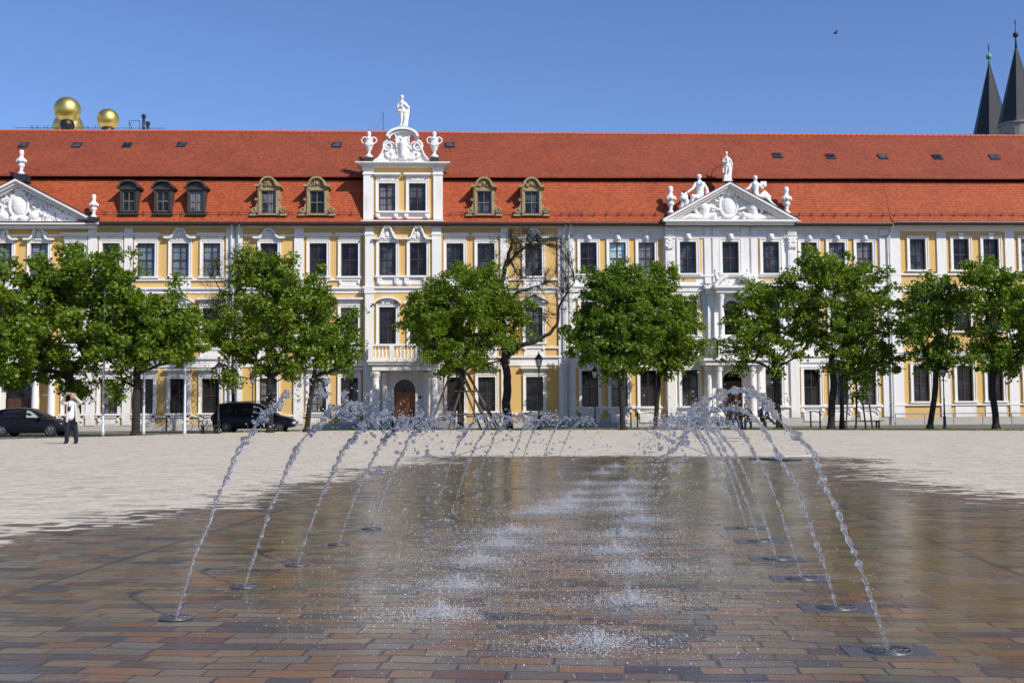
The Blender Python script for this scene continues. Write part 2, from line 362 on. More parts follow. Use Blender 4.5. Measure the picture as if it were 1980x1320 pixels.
def paving():
    k = NT('clinker_paving'); ro = k.n('VectorRotate', {'rotation_type': 'Z_AXIS'}, Angle=rad(PAVE_ROT)); k.set(ro.inputs['Vector'], k.pos())
    sx = k.n('SeparateXYZ'); k.set(sx.inputs[0], ro.outputs[0]); x, y, z = sx.outputs
    L_, W_ = .245, .13
    wob = k.math('MULTIPLY', k.math('SUBTRACT', k.noise(1.1, 4), .5), .20)
    v = k.math('DIVIDE', k.math('ADD', y, wob), W_); row = k.math('FLOOR', v); fv = k.math('FRACT', v)
    rn = k.n('TexWhiteNoise', {'noise_dimensions': '1D'}); k.set(rn.inputs['W'], row)
    u = k.math('ADD', k.math('DIVIDE', x, L_), k.math('MULTIPLY', rn.outputs[0], 1.0))
    # uneven brick lengths
    u = k.math('ADD', u, k.math('MULTIPLY', k.math('SINE', k.math('ADD', k.math('MULTIPLY', u, 1.9), k.math('MULTIPLY', row, 2.3))), .22))
    col = k.math('FLOOR', u); fu = k.math('FRACT', u)
    cmb = k.n('CombineXYZ', X=col, Y=row).outputs[0]
    wn = k.n('TexWhiteNoise', {'noise_dimensions': '2D'}); k.set(wn.inputs[0], cmb)
    r1 = wn.outputs[0]; r2 = k.n('SeparateColor'); k.set(r2.inputs[0], wn.outputs[1])
    ra, rb, rc = r2.outputs
    ex = k.math('MULTIPLY', k.math('SUBTRACT', .5, k.math('ABSOLUTE', k.math('SUBTRACT', fu, .5))), L_)
    ey = k.math('MULTIPLY', k.math('SUBTRACT', .5, k.math('ABSOLUTE', k.math('SUBTRACT', fv, .5))), W_)
    e = k.math('MINIMUM', ex, ey)
    joint = k.smooth(k.math('ADD', e, k.math('MULTIPLY', k.math('SUBTRACT', k.noise(22, 4), .5), .016)), .0025, .009)
    dry = k.ramp(r1, [(0, (.50, .44, .345)), (.2, (.62, .555, .44)), (.6, (.67, .605, .49)), (.85, (.57, .51, .405)), (.94, (.44, .35, .26)), (1, (.40, .36, .30))])
    wetc = k.ramp(r1, [(0, (.20, .108, .050)), (.13, (.235, .175, .11)), (.27, (.17, .130, .095)), (.40, (.205, .155, .10)), (.52, (.130, .108, .09)),
                       (.64, (.24, .130, .060)), (.71, (.10, .072, .058)), (.78, (.065, .070, .078)), (.87, (.16, .150, .13)), (.95, (.13, .055, .032)), (.97, (.04, .045, .055))], 'CONSTANT')
    grain = k.noise(28, 5, rough=.7); patch = k.noise(.35, 5, rough=.6)
    att = k.n('Attribute', {'attribute_name': 'wet'}).outputs['Fac']
    fr = k.math('ADD', k.math('MULTIPLY', k.math('SUBTRACT', k.noise(.9, 6, rough=.62), .5), 2.6), k.math('MULTIPLY', k.math('SUBTRACT', rb, .5), 1.3))
    wetf = k.smooth(k.math('ADD', att, fr), -.25, .25)
    # algae film near the jets and joints
    al = k.math('MULTIPLY', k.smooth(k.noise(.8, 6, rough=.7), .44, .60), k.smooth(att, .4, 2.5))
    al = k.math('MULTIPLY', al, k.smooth(k.math('ABSOLUTE', k.math('SUBTRACT', x, 2.0)), 2.6, .3))
    wetc = k.mix(k.math('MULTIPLY', al, .62), wetc, (.125, .12, .022))
    wetc = k.mix(1.0, wetc, (.90, .93, .84), 'MULTIPLY')
    stv = k.n('VectorMath', {'operation': 'MULTIPLY'}, i0=ro.outputs[0], i1=(.5, 3.0, 1)).outputs[0]
    dry = k.mix(k.math('MULTIPLY', k.smooth(k.noise(1.1, 6, vec=stv, rough=.7), .50, .68), .55), dry, (.33, .29, .235))
    drys = k.mix(k.math('MULTIPLY', k.smooth(patch, .4, .7), .35), dry, (.58, .505, .38))
    c = k.mix(wetf, drys, wetc)
    c = k.mix(k.math('MULTIPLY', grain, .35), c, k.mix(1.0, c, (.70, .68, .66), 'MULTIPLY'))
    c = k.mix(joint, k.mix(wetf, (.30, .26, .20), (.028, .024, .019)), c)
    seam = k.math('MINIMUM', k.math('ABSOLUTE', k.math('SUBTRACT', x, SEAM_R)), k.math('ABSOLUTE', k.math('SUBTRACT', x, SEAM_L)))
    c = k.mix(k.smooth(k.math('ADD', seam, k.math('MULTIPLY', k.math('SUBTRACT', k.noise(9, 3), .5), .03)), .012, .03), (.03, .028, .02), c)
    k.set(k.b.inputs['Base Color'], c)
    pud = k.smooth(k.noise(.55, 5, rough=.6), .38, .62)
    pool = k.math('MULTIPLY', k.smooth(att, .3, 3.0), k.math('ADD', k.math('MULTIPLY', pud, .75), .25))
    rw = k.math('ADD', k.math('SUBTRACT', .22, k.math('MULTIPLY', pool, .165)), k.math('MULTIPLY', rc, .09))
    k.set(k.b.inputs['Roughness'], k.math('ADD', k.math('MULTIPLY', wetf, k.math('SUBTRACT', rw, .85)), .85))
    k.set(k.b.inputs['Specular IOR Level'], k.math('ADD', .35, k.math('MULTIPLY', wetf, .35)))
    tilt = k.math('ADD', k.math('MULTIPLY', k.math('MULTIPLY', k.math('SUBTRACT', ra, .5), fu), .75), k.math('MULTIPLY', k.math('MULTIPLY', k.math('SUBTRACT', rb, .5), fv), .6))
    h = k.math('ADD', k.math('MULTIPLY', joint, k.math('SUBTRACT', .75, k.math('MULTIPLY', pool, .45))), k.math('ADD', tilt, k.math('MULTIPLY', grain, .35)))
    b1 = k.bump(h, .26, .014)
    rip = k.noise(14, 3, vec=k.n('VectorMath', {'operation': 'MULTIPLY'}, i0=k.pos(), i1=(.5, 1.3, 1)).outputs[0])
    k.bump(k.math('MULTIPLY', rip, wetf), .13, .02, normal=b1)
    return k.m
def axx(v): return v.x*math.cos(rad(PAVE_ROT)) - v.y*math.sin(rad(PAVE_ROT))
SEAM_R = axx(onZ(1800, 1044)); SEAM_L = axx(onZ(300, 1062))
M['paving'] = paving(); plaza.data.materials.append(M['paving'])

def cobble():
    k = NT('cobbled_verge'); vo = k.n('TexVoronoi', {'feature': 'DISTANCE_TO_EDGE'}, Scale=7.0); k.set(vo.inputs['Vector'], k.pos())
    vc = k.n('TexVoronoi', Scale=7.0); k.set(vc.inputs['Vector'], k.pos())
    e = k.smooth(vo.outputs['Distance'], .02, .12)
    c = k.mix(k.n('SeparateColor', i0=vc.outputs['Color']).outputs[0], (.13, .115, .09), (.24, .21, .17))
    c = k.mix(e, (.07, .07, .04), c)
    c = k.mix(k.math('MULTIPLY', k.smooth(k.noise(.9, 6, rough=.7), .5, .66), .7), c, (.10, .12, .04))
    k.set(k.b.inputs['Base Color'], c); k.b.inputs['Roughness'].default_value = .9; k.bump(e, .5, .03); return k.m
M['cobble'] = cobble()
gm = MB(); gm.add([(-900, -900, -.03), (900, -900, -.03), (900, 1200, -.03), (-900, 1200, -.03)], [(0, 1, 2, 3)])
gm.build('cobbled_ground', M['cobble'], kind='structure')
kb = MB()                                   # kerb stones along the far edge of the plaza
xx = np.linspace(-42, 60, 205)
for a, b in zip(xx, xx[1:]):
    ya, yb = plaza_edge(a), plaza_edge(b-.02)
    kb.add([(a, ya+.004, -.02), (b-.02, yb+.004, -.02), (b-.02, yb+.16, -.02), (a, ya+.16, -.02), (a, ya+.004, .02), (b-.02, yb+.004, .02), (b-.02, yb+.16, .02), (a, ya+.16, .02)],
           [(4,5,6,7),(0,1,5,4),(1,2,6,5),(2,3,7,6),(3,0,4,7)])
kb.build('kerb', M['plinth'], kind='structure')

# ---------------------------------------------------------------- facade kit
def wall_grid(mb, x0, x1, z0, z1, y, holes, rev=.28, thick=None):
    xs_ = sorted({x0, x1, *[h[0] for h in holes], *[h[1] for h in holes]}); zs_ = sorted({z0, z1, *[h[2] for h in holes], *[h[3] for h in holes]})
    for a, b in zip(xs_, xs_[1:]):
        run = None
        for c, d in zip(zs_, zs_[1:]):
            mx, mz = (a+b)/2, (c+d)/2
            if any(h[0] < mx < h[1] and h[2] < mz < h[3] for h in holes):
                if run: mb.add([(a, y, run[0]), (b, y, run[0]), (b, y, run[1]), (a, y, run[1])], [(0,1,2,3)]); run = None
            else: run = (run[0], d) if run else (c, d)
        if run: mb.add([(a, y, run[0]), (b, y, run[0]), (b, y, run[1]), (a, y, run[1])], [(0,1,2,3)])
    for a, b, c, d in holes:
        r = y+rev
        mb.add([(a,y,c),(b,y,c),(b,y,d),(a,y,d),(a,r,c),(b,r,c),(b,r,d),(a,r,d)], [(0,4,5,1),(1,5,6,2),(2,6,7,3),(3,7,4,0)])
_win = {}
def window(parent, xc, z0, z1, wd, y, pane='pane_dark', sash='sash', rows=2, bars=1, open_=False, dep=.14):
    if pane == 'pane_dark': pane = random.choice(['pane_dark']*7+['pane_mid', 'pane_curtain', 'pane_curtain'])
    key = (round(wd, 2), round(z1-z0, 2), sash, rows, bars)
    if key not in _win:
        h = z1-z0; m = MB(); q = .06
        m.box(-wd/2, -wd/2+q, 0, .09, 0, h); m.box(wd/2-q, wd/2, 0, .09, 0, h)
        m.box(-wd/2+q, wd/2-q, 0, .09, 0, q); m.box(-wd/2+q, wd/2-q, 0, .09, h-q, h)
        m.box(-.034, .034, -.012, .08, q, h-q)
        tz = [h*.5] if rows == 2 else []
        for t in tz: m.box(-wd/2+q, -.034, -.008, .085, t-.04, t+.04); m.box(.034, wd/2-q, -.008, .085, t-.04, t+.04)
        segs = [(q, h*.5-.04), (h*.5+.04, h-q)] if rows == 2 else [(q, h-q)]
        for a, b in segs:
            for i in range(bars):
                z = a+(b-a)*(i+1)/(bars+1)
                m.box(-wd/2+q, -.034, .012, .07, z-.011, z+.011); m.box(.034, wd/2-q, .012, .07, z-.011, z+.011)
        me = mesh_from('window', m.v, m.f); me.materials.append(M[sash])
        p = MB(); p.box(-wd/2+.03, wd/2-.03, .05, .075, .03, h-.03); pme = mesh_from('pane', p.v, p.f)
        _win[key] = (me, pme)
    me, pme = _win[key]
    o = bpy.data.objects.new('window', me); link(o, parent, (xc, y+dep, z0))
    if not pme.materials: pme.materials.append(M[pane])
    g = bpy.data.objects.new('pane', pme); link(g, o, (xc, y+dep, z0))
    g.material_slots[0].link = 'OBJECT'; g.material_slots[0].material = M[pane]
    return o
def arc(xc, zc, rx, rz, a0, a1, n=12): return [(xc+rx*math.cos(a0+(a1-a0)*i/n), zc+rz*math.sin(a0+(a1-a0)*i/n)) for i in range(n+1)]
def blobs(m, xc, zc, w_, h_, y, n=14, s=.09, seed=1):   # modelled stucco foliage, symmetric
    r = random.Random(seed)
    for i in range(n):
        u, v = r.random(), r.uniform(-1, 1); sx_ = s*r.uniform(.6, 1.4)
        for sg in (-1, 1):
            m.ell((xc+sg*u*w_/2*(1-.3*abs(v)), y, zc+v*h_/2), (sx_, s*.8, sx_*r.uniform(.5, 1.2)), 7, 5, Matrix.Rotation(sg*r.uniform(-1, 1), 3, 'Y'))
def scroll(m, xc, zc, r, y0, sg=1, turns=1.6, th=.05, a0=0):
    pts = []
    for i in range(22):
        t = i/21; a = a0+sg*t*turns*2*math.pi; rr = r*(1-.8*t); pts.append((xc+rr*math.cos(a), y0-.02, zc+rr*math.sin(a)))
    m.tube(pts, [th*(1-.4*i/21) for i in range(22)], 6)
def surround(m, xc, z0, z1, wd, y, style='flat', seed=0, sill=True):
    t, d = .17, .09; a, b = xc-wd/2, xc+wd/2
    m.box(a-t, a, y-d, y+.02, z0, z1+.02); m.box(b, b+t, y-d, y+.02, z0, z1+.02); m.box(a-t, b+t, y-d+.003, y+.02, z1+.02, z1+t+.02)
    m.box(a-t-.04, a-t+.03, y-d-.035, y+.02, z0, z1+t+.05); m.box(b+t-.03, b+t+.04, y-d-.035, y+.02, z0, z1+t+.05); m.box(a-t+.03, b+t-.03, y-d-.035, y+.02, z1+t-.01, z1+t+.05)
    zt = z1+t+.05
    if sill: m.box(a-t-.12, b+t+.12, y-.2, y+.02, z0-.13, z0-.003)
    if style in ('flat', 'flatlow'):
        m.box(a-t, b+t, y-.06, y+.02, zt, zt+.26)
        blobs(m, xc, zt+.14, wd+.1, .12, y-.07, 9, .05, seed)
        m.box(a-t-.12, b+t+.12, y-.22, y+.02, zt+.26, zt+.34); m.box(a-t-.2, b+t+.2, y-.34, y+.02, zt+.343, zt+.47)
    elif style == 'curve':
        W = wd/2+t+.32; H = .62
        pts = []
        for i in range(33):
            u = -1+2*i/32; au = abs(u); zz = zt+.22+H*(0.5+.5*math.cos(min(1, max(0, (au-.12)/.55))*math.pi)) if au < .67 else zt+.22
            pts.append((xc+u*W, zz))
        m.ribbon(pts, .12, y-.34, y+.02); m.ribbon([(p[0], p[1]-.10) for p in pts[2:-2]], .08, y-.22, y+.02)
        m.prism([(a-t, zt), (b+t, zt)] + [(xc+.62*(b+t-xc)*math.cos(q)*1.0, zt+.15+.5*math.sin(q)) for q in np.linspace(0.05, math.pi-.05, 9)], y-.06, y+.02)
        blobs(m, xc, zt+.22, wd*.75, .34, y-.08, 12, .075, seed)
        scroll(m, xc-.09, zt+.22+H-.02, .1, y-.34, 1, th=.03); scroll(m, xc+.09, zt+.22+H-.02, .1, y-.34, -1, th=.03, a0=math.pi)
    elif style == 'ornate':
        W = wd/2+t+.25; H = .75; pts = []
        for i in range(33):
            u = -1+2*i/32; au = abs(u); zz = zt+.1+H*(0.5+.5*math.cos(min(1, max(0, (au-.2)/.42))*math.pi)) if au < .62 else zt+.1
            pts.append((xc+u*W, zz))
        m.ribbon(pts, .12, y-.36, y+.02)
        m.prism([(a-t, zt), (b+t, zt)] + [(xc+.75*(b+t-xc)*math.cos(q), zt+.05+.68*math.sin(q)) for q in np.linspace(0.05, math.pi-.05, 11)], y-.06, y+.02)
        blobs(m, xc, zt+.28, wd*.9, .55, y-.12, 22, .09, seed); m.ell((xc, y-.14, zt+.32), (.17, .1, .22))
        scroll(m, xc-.14, zt+H+.12, .13, y-.36, 1, th=.04); scroll(m, xc+.14, zt+H+.12, .13, y-.36, -1, th=.04, a0=math.pi)
    elif style == 'tri':
        W = wd/2+t+.28
        m.box(xc-W, xc-.55, y-.3, y+.02, zt+.12, zt+.24); m.box(xc+.55, xc+W, y-.3, y+.02, zt+.12, zt+.24)
        m.ribbon([(xc-W, zt+.27), (xc, zt+.80), (xc+W, zt+.27)], .13, y-.36, y+.02)
        m.prism([(a-t, zt), (b+t, zt), (b+t, zt+.12), (xc, zt+.62), (a-t, zt+.12)], y-.06, y+.02); blobs(m, xc, zt+.24, wd*.7, .4, y-.08, 14, .08, seed)
    elif style == 'head':
        m.box(xc-.15, xc+.15, y-.16, y+.02, zt-.2, zt+.12)
        m.ell((xc, y-.24, zt+.08), (.14, .15, .2)); m.ell((xc, y-.2, zt+.24), (.2, .13, .12)); m.ell((xc-.14, y-.16, zt+.05), (.08, .1, .16)); m.ell((xc+.14, y-.16, zt+.05), (.08, .1, .16)); m.ell((xc, y-.38, zt+.06), (.03, .04, .05))
    elif style == 'key':
        m.prism([(xc-.13, zt-.22), (xc+.13, zt-.22), (xc+.19, zt+.12), (xc-.19, zt+.12)], y-.17, y+.02)
        m.box(xc-.23, xc+.23, y-.2, y+.02, zt+.12, zt+.19)
    elif style == 'seg':
        m.ribbon(arc(xc, zt-.1, wd/2+.45, .62, math.pi-.25, .25), .14, y-.36, y+.02); blobs(m, xc, zt+.2, wd*.8, .3, y-.1, 14, .09, seed)
def apron(m, xc, z0, z1, wd, y):
    a, b = xc-wd/2-.14, xc+wd/2+.14
    m.box(a, b, y-.05, y+.02, z0, z1)
    m.box(a+.2, b-.2, y-.075, y+.02, z0+.08, z0+.12); m.box(a+.2, b-.2, y-.075, y+.02, z1-.14, z1-.1)
    for x in (a+.02, b-.18): m.box(x, x+.16, y-.13, y+.02, z1-.32, z1-.003); m.ell((x+.08, y-.12, z1-.34), (.08, .06, .08), 8, 6)
def roof_part(root, x0, x1, zl=14.02, zb=17.42, zr=21.82, gap=None):
    m = MB(); n = 24
    def ZR(x): return zr + .06*math.exp(-((x+15)/15)**2) + .03*noise.noise(Vector((x*.3, 1, 8)))
    def Z(x, z): return z + .04*noise.noise(Vector((x*.12, z, 3)))
    for i in range(n):
        a, b = x0+(x1-x0)*i/n, x0+(x1-x0)*(i+1)/n
        zk = zl+.42+(zb+.1-zl-.42)*.27/1.35
        if gap:
            if a >= gap[0] and b <= gap[1]:
                m.add([(a, FY-.08, zl-.1), (b, FY-.08, zl-.1), (b, FY-.08, zk), (a, FY-.08, zk), (b, FY+1.0, zb+.1), (a, FY+1.0, zb+.1)], [(0,1,2,3), (3,2,4,5)]); continue
            if a < gap[0] < b:
                m.add([(gap[0], FY-.08, zl-.1), (b, FY-.08, zl-.1), (b, FY-.08, zk), (gap[0], FY-.08, zk), (b, FY+1.0, zb+.1), (gap[0], FY+1.0, zb+.1)], [(0,1,2,3), (3,2,4,5)]); b = gap[0]
            elif a < gap[1] < b:
                m.add([(a, FY-.08, zl-.1), (gap[1], FY-.08, zl-.1), (gap[1], FY-.08, zk), (a, FY-.08, zk), (gap[1], FY+1.0, zb+.1), (a, FY+1.0, zb+.1)], [(0,1,2,3), (3,2,4,5)]); a = gap[1]
        m.add([(a, FY-.75, Z(a, zl)-.02), (b, FY-.75, Z(b, zl)-.02), (b, FY-.35, zl+.42), (a, FY-.35, zl+.42), (b, FY+1.0, zb+.1), (a, FY+1.0, zb+.1)], [(0,1,2,3), (3,2,4,5)])
        m.add([(a, FY-.75, Z(a, zl)-.02), (b, FY-.75, Z(b, zl)-.02), (b, FY-.75, zl-.1), (a, FY-.75, zl-.1)], [(3, 2, 1, 0)])
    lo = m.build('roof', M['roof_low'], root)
    u = MB()
    for i in range(n):
        a, b = x0+(x1-x0)*i/n, x0+(x1-x0)*(i+1)/n
        za, zb_ = Z(a, zb), Z(b, zb)
        u.add([(a, FY+.55, za+.12), (b, FY+.55, zb_+.12), (b, FY+1.3, zb+.62), (a, FY+1.3, zb+.62), (b, FY+6, ZR(b)), (a, FY+6, ZR(a)), (b, FY+.55, zb_-.0), (a, FY+.55, za-.0), (b, FY+1.2, zb-.0), (a, FY+1.2, zb-.0), (b, FY+12, zl), (a, FY+12, zl)],
              [(0,1,3+0-1,3) if False else (0,1,2,3), (3,2,4,5), (7,6,1,0), (9,8,6,7), (5,4,10,11)])
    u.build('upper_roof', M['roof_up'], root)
    r = MB(); nx_ = int((x1-x0)/.42)
    for i in range(nx_):
        a = x0+(x1-x0)*i/nx_; b = x0+(x1-x0)*(i+1)/nx_
        r.tube([(a, FY+6, ZR(a)+.03), (b+.03, FY+6, ZR(b)+.015)], [.15, .125], 8)
    r.build('ridge_tiles', M['ridge'], root)
    d = MB(); d.box(x0, x1, FY+.88, FY+1.15, zb-.22, zb+.118); d.build('shadow_gap_strip', M['void'], root)  # added dark strip imitating the shadow gap below the upper roof's overhang
    g = MB(); g.tube([(x0, FY-.84, zl-.06), (x1, FY-.84, zl-.06)], .10, 8); g.box(x0, x1, FY-.8, FY-.5, zl-.2, zl-.12)
    g.build('gutter', M['gutter'], root)
def snow_guard(root, x0, x1, zl=14.1):
    m = MB(); y = FY-.42; z = zl+.62
    for k in (0, .09): m.tube([(x0, y, z+k), (x1, y, z+k)], .012, 4)
    x = x0+.3
    while x < x1: m.tube([(x, y, z+.14), (x, y, z-.16), (x, y+.25, z+.1)], .018, 4); x += .85
    m.build('snow_guard', M['iron'], root)
def cornice(m, x0, x1, y, z0, z1, proj=.55):
    n = 5; h = (z1-z0)/n
    for i, p in enumerate((.12, .2, .34, .44, .55)): m.box(x0, x1, y-proj*p/.55, y+.02, z0+i*h, z0+(i+1)*h-.004)
def downpipe(root, x, z1=13.8, y=FY-.30):
    m = MB(); m.tube([(x+.12, FY-.8, z1+.2), (x+.12, FY-.75, z1), (x, y, z1-.55), (x, y, z1-.8), (x, y, .3), (x, y-.12, .12)], .06, 8)
    for z in np.arange(1.5, z1-1, 2.6): m.lathe((x, y, z), [(.08, 0), (.08, .06)], 8)
    m.build('downpipe', M['pipe'], root)
def skylight(root, px, py, tilt=True, zb=17.25, zr=21.9):
    # a small roof window lying in the upper slope
    z = zb+.62; a = Vector((0, 4.7, zr-z)).normalized(); nrm = Vector((0, -a.z, a.y))
    t = 0.0
    d = ray(px, py); o = Vector((0, 0, CAMH)); p0 = Vector((0, FY+1.3, z)); s = (p0-o).dot(nrm)/d.dot(nrm); c = o+d*s
    m = MB(); wv = Vector((.30, 0, 0)); 
    def brick(cu, hw, hh, t0, t1):
        V = [cu+Vector((sx*hw, 0, 0))+a*sy*hh+nrm*tt for tt in (t0, t1) for sx, sy in ((-1,-1),(1,-1),(1,1),(-1,1))]
        m.add(V, [(0,3,2,1),(4,5,6,7),(0,1,5,4),(1,2,6,5),(2,3,7,6),(3,0,4,7)])
    brick(c, .34, .38, -.05, .12); f = m.build('skylight', M['metal'], root)
    m = MB(); brick(c, .25, .29, .121, .13); m.build('pane', M['pane_mid'], f)

# building shells ------------------------------------------------
def facade(root, x0, x1, wallmat, holes, ztop, y=FY):
    m = MB(); wall_grid(m, x0, x1, .0, ztop, y, holes)
    m.add([(x0, y, 0), (x0, y+12, 0), (x0, y+12, ztop), (x0, y, ztop)], [(0,1,2,3)]); m.add([(x1, y, 0), (x1, y+12, 0), (x1, y+12, ztop), (x1, y, ztop)], [(3,2,1,0)])
    m.add([(x0, y+.6, 0), (x1, y+.6, 0), (x1, y+.6, ztop), (x0, y+.6, ztop)], [(0,1,2,3)])
    return m.build('wall', M[wallmat], root)
# ---------------------------------------------------------------- left and centre palace, yellow with white stucco
ZG, ZM, ZT = (1.15, 3.46), (5.85, 8.25), (10.42, 12.68)
def put_windows(root, specs, y=FY):
    """specs: (x, z0, z1, w, style, pane, has_apron_z) ; returns wall holes"""
    holes = []
    for i, (x, z0, z1, wd, style, pane, ap) in enumerate(specs):
        holes.append((x-wd/2, x+wd/2, z0, z1)); window(root, x, z0, z1, wd, y, pane)
        m = MB(); surround(m, x, z0, z1, wd, y, style, i)
        if ap: apron(m, x, ap, z0-.14, wd, y)
        m.build('window_surround', M['white'], root)
    return holes
def pilaster(root, px, y=FY, d=.14, z1=13.75):
    m = MB()
    a, b = X(px[0]), X(px[1]); m.box(a, b, y-d, y+.02, .36, z1)
    m.box(a-.06, b+.06, y-d-.05, y+.02, 13.2, 13.32); m.box(a-.05, b+.05, y-d-.05, y+.02, 9.2, 9.66); m.build('pilaster', M['white'], root)
def bands(root, x0, x1, y=FY, skip=()):
    def seg(m, za, zb, d):
        xs_ = [x0]; 
        for a, b in skip: xs_ += [a, b]
        xs_.append(x1)
        for a, b in zip(xs_[::2], xs_[1::2]): m.box(a, b, y-d, y+.02, za, zb)
    m = MB(); seg(m, .87, 1.0, .13); seg(m, 4.24, 4.78, .07); seg(m, 4.783, 4.9, .2); seg(m, 5.42, 5.56, .12); seg(m, 9.26, 9.54, .06); seg(m, 9.543, 9.68, .2)
    seg(m, 10.12, 10.28, .12); seg(m, 13.16, 13.30, .07)
    m.build('string_course', M['white'], root)
    m = MB(); cornice(m, x0, x1, y, 13.74, 14.12, .6); m.build('cornice', M['white'], root)
    m = MB(); seg(m, -.02, .36, .10); m.build('plinth', M['plinth'], root)

def pediment(root, xl, xr, zb, za, y=FY, seed=1, kind='arms'):
    xc = (xl+xr)/2
    m = MB(); m.prism([(xl+.7, zb), (xr-.7, zb), (xc, za-.4)], y-.12, y+1.2)
    m.build('tympanum', M['white'], root)
    m = MB(); L = math.hypot(xc-xl, za-zb); 
    for k, (o, t, p) in enumerate(((0, .16, .95), (.16, .14, .78), (.30, .16, .55))):
        m.ribbon([(xl-.25+o*2.1, zb+.02), (xc, za-o*1.08), (xr+.25-o*2.1, zb+.02)], t-.004, y-p, y+.4)
    m.box(xl-.2, xr+.2, y-.93, y+.3, zb-.14, zb+.0); m.box(xl, xr, y-.7, y+.3, zb-.34, zb-.144)
    m.build('pediment_cornice', M['white'], root)
    m = MB(); m.ribbon([(xl-.3, zb+.06), (xc, za+.05), (xr+.3, zb+.06)], .045, y-.98, y+2.2); m.build('pediment_flashing', M['metal'], root)
    m = MB(); yy = y-.16; r = random.Random(seed); H = za-zb; W = (xr-xl)/2
    m.ell((xc, yy-.05, zb+H*.42), (.52, .28, .72)); 
    tt = [(xc+.62*math.cos(a), yy-.12, zb+H*.42+.82*math.sin(a)) for a in np.linspace(0, 2*math.pi, 28)]; m.tube(tt, .10, 6)
    if kind == 'arms':
        m.ell((xc, yy-.1, zb+H*.74), (.33, .25, .3)); 
        for i in range(7): a = math.pi*(.15+.7*i/6); m.ell((xc+.38*math.cos(a), yy-.1, zb+H*.76+.36*math.sin(a)), (.1, .1, .13))
        for sg in (-1, 1):
            scroll(m, xc+sg*.62, zb+H*.66, .36, yy-.08, sg, 1.2, .10); m.ell((xc+sg*.35, yy-.1, zb+.35), (.3, .2, .18)); m.ell((xc+sg*1.0, yy-.08, zb+.55), (.35, .2, .28))
            for i in range(90):
                u = r.uniform(.13, .80); zt = (1-u)*H*.80-.25
                if zt < .12: continue
                z = r.uniform(.1, zt); s = r.uniform(.07, .17)
                m.ell((xc+sg*u*W, yy-.02, zb+z), (s*r.uniform(.8, 2.2), .16, s*r.uniform(.5, 1.1)), 9, 6, Matrix.Rotation(sg*r.uniform(-.2, 1.2), 3, 'Y'))
            for i in range(9):
                u = .25+.055*i; pts = [(xc+sg*(u*W+.28*t+.1*math.sin(t*3+i)), yy-.05, zb+.1+max(.15, (1-u)*H*.62)*(1-t)+.05) for t in np.linspace(0, 1, 7)]; m.tube(pts, [.07, .08, .09, .08, .07, .05, .03], 6)
    else:
        # crowned cartouche between two seated torsos
        m.ell((xc, yy-.15, zb+H*.80), (.36, .28, .30)); m.ell((xc-.3, yy-.1, zb+H*.76), (.25, .2, .2)); m.ell((xc+.3, yy-.1, zb+H*.76), (.25, .2, .2)); m.ell((xc, yy-.28, zb+H*.73), (.18, .16, .22))
        for sg in (-1, 1):
            bx = xc+sg*1.75; z_ = zb; zb = z_-.12
            m.cap((bx, yy-.05, zb+.45), (bx-sg*.05, yy-.12, zb+1.0), .34, .38); m.ell((bx-sg*.02, yy-.2, zb+1.48), (.17, .16, .21)); m.cap((bx, yy-.1, zb+1.12), (bx, yy-.15, zb+1.34), .14, .12)
            m.cap((bx+sg*.38, yy-.1, zb+1.12), (bx+sg*.62, yy-.15, zb+.85), .14, .11); m.cap((bx+sg*.62, yy-.15, zb+.85), (bx+sg*.3, yy-.25, zb+.45), .11, .09)
            m.cap((bx-sg*.38, yy-.1, zb+1.12), (bx-sg*.75, yy-.18, zb+1.0), .14, .11); m.cap((bx-sg*.75, yy-.18, zb+1.0), (xc+sg*.75, yy-.2, zb+.9), .11, .09)
            m.cap((bx, yy-.15, zb+.35), (bx-sg*.7, yy-.28, zb+.5), .24, .18); m.cap((bx-sg*.7, yy-.28, zb+.5), (bx-sg*.75, yy-.2, zb+.1), .17, .10)
            m.cap((bx+sg*.1, yy-.12, zb+.35), (bx+sg*1.0, yy-.15, zb+.45), .26, .18); m.cap((bx+sg*1.0, yy-.15, zb+.45), (bx+sg*2.0, yy-.1, zb+.18), .17, .07)
            m.cap((bx+sg*2.0, yy-.1, zb+.18), (bx+sg*2.3, yy-.1, zb+.12), .07, .05)
            zb = z_
            scroll(m, xc+sg*.75, zb+H*.62, .3, yy-.08, sg, 1.2, .09)
            for i in range(26):
                u = r.uniform(.12, .62); zt = (1-u)*H*.7-.3
                if zt < .15: continue
                z = r.uniform(.1, zt); s = r.uniform(.07, .15); m.ell((xc+sg*u*W, yy+.02, zb+z), (s*r.uniform(.8, 1.8), .12, s), 8, 6, Matrix.Rotation(sg*r.uniform(-1, 1), 3, 'Y'))
    m.box(xc-.01, xc+.01, yy+.1, yy+.14, zb+.1, zb+.2)
    o = m.build('pediment_relief', M['marble'], root, smooth=True); remesh(o, .03, 1)

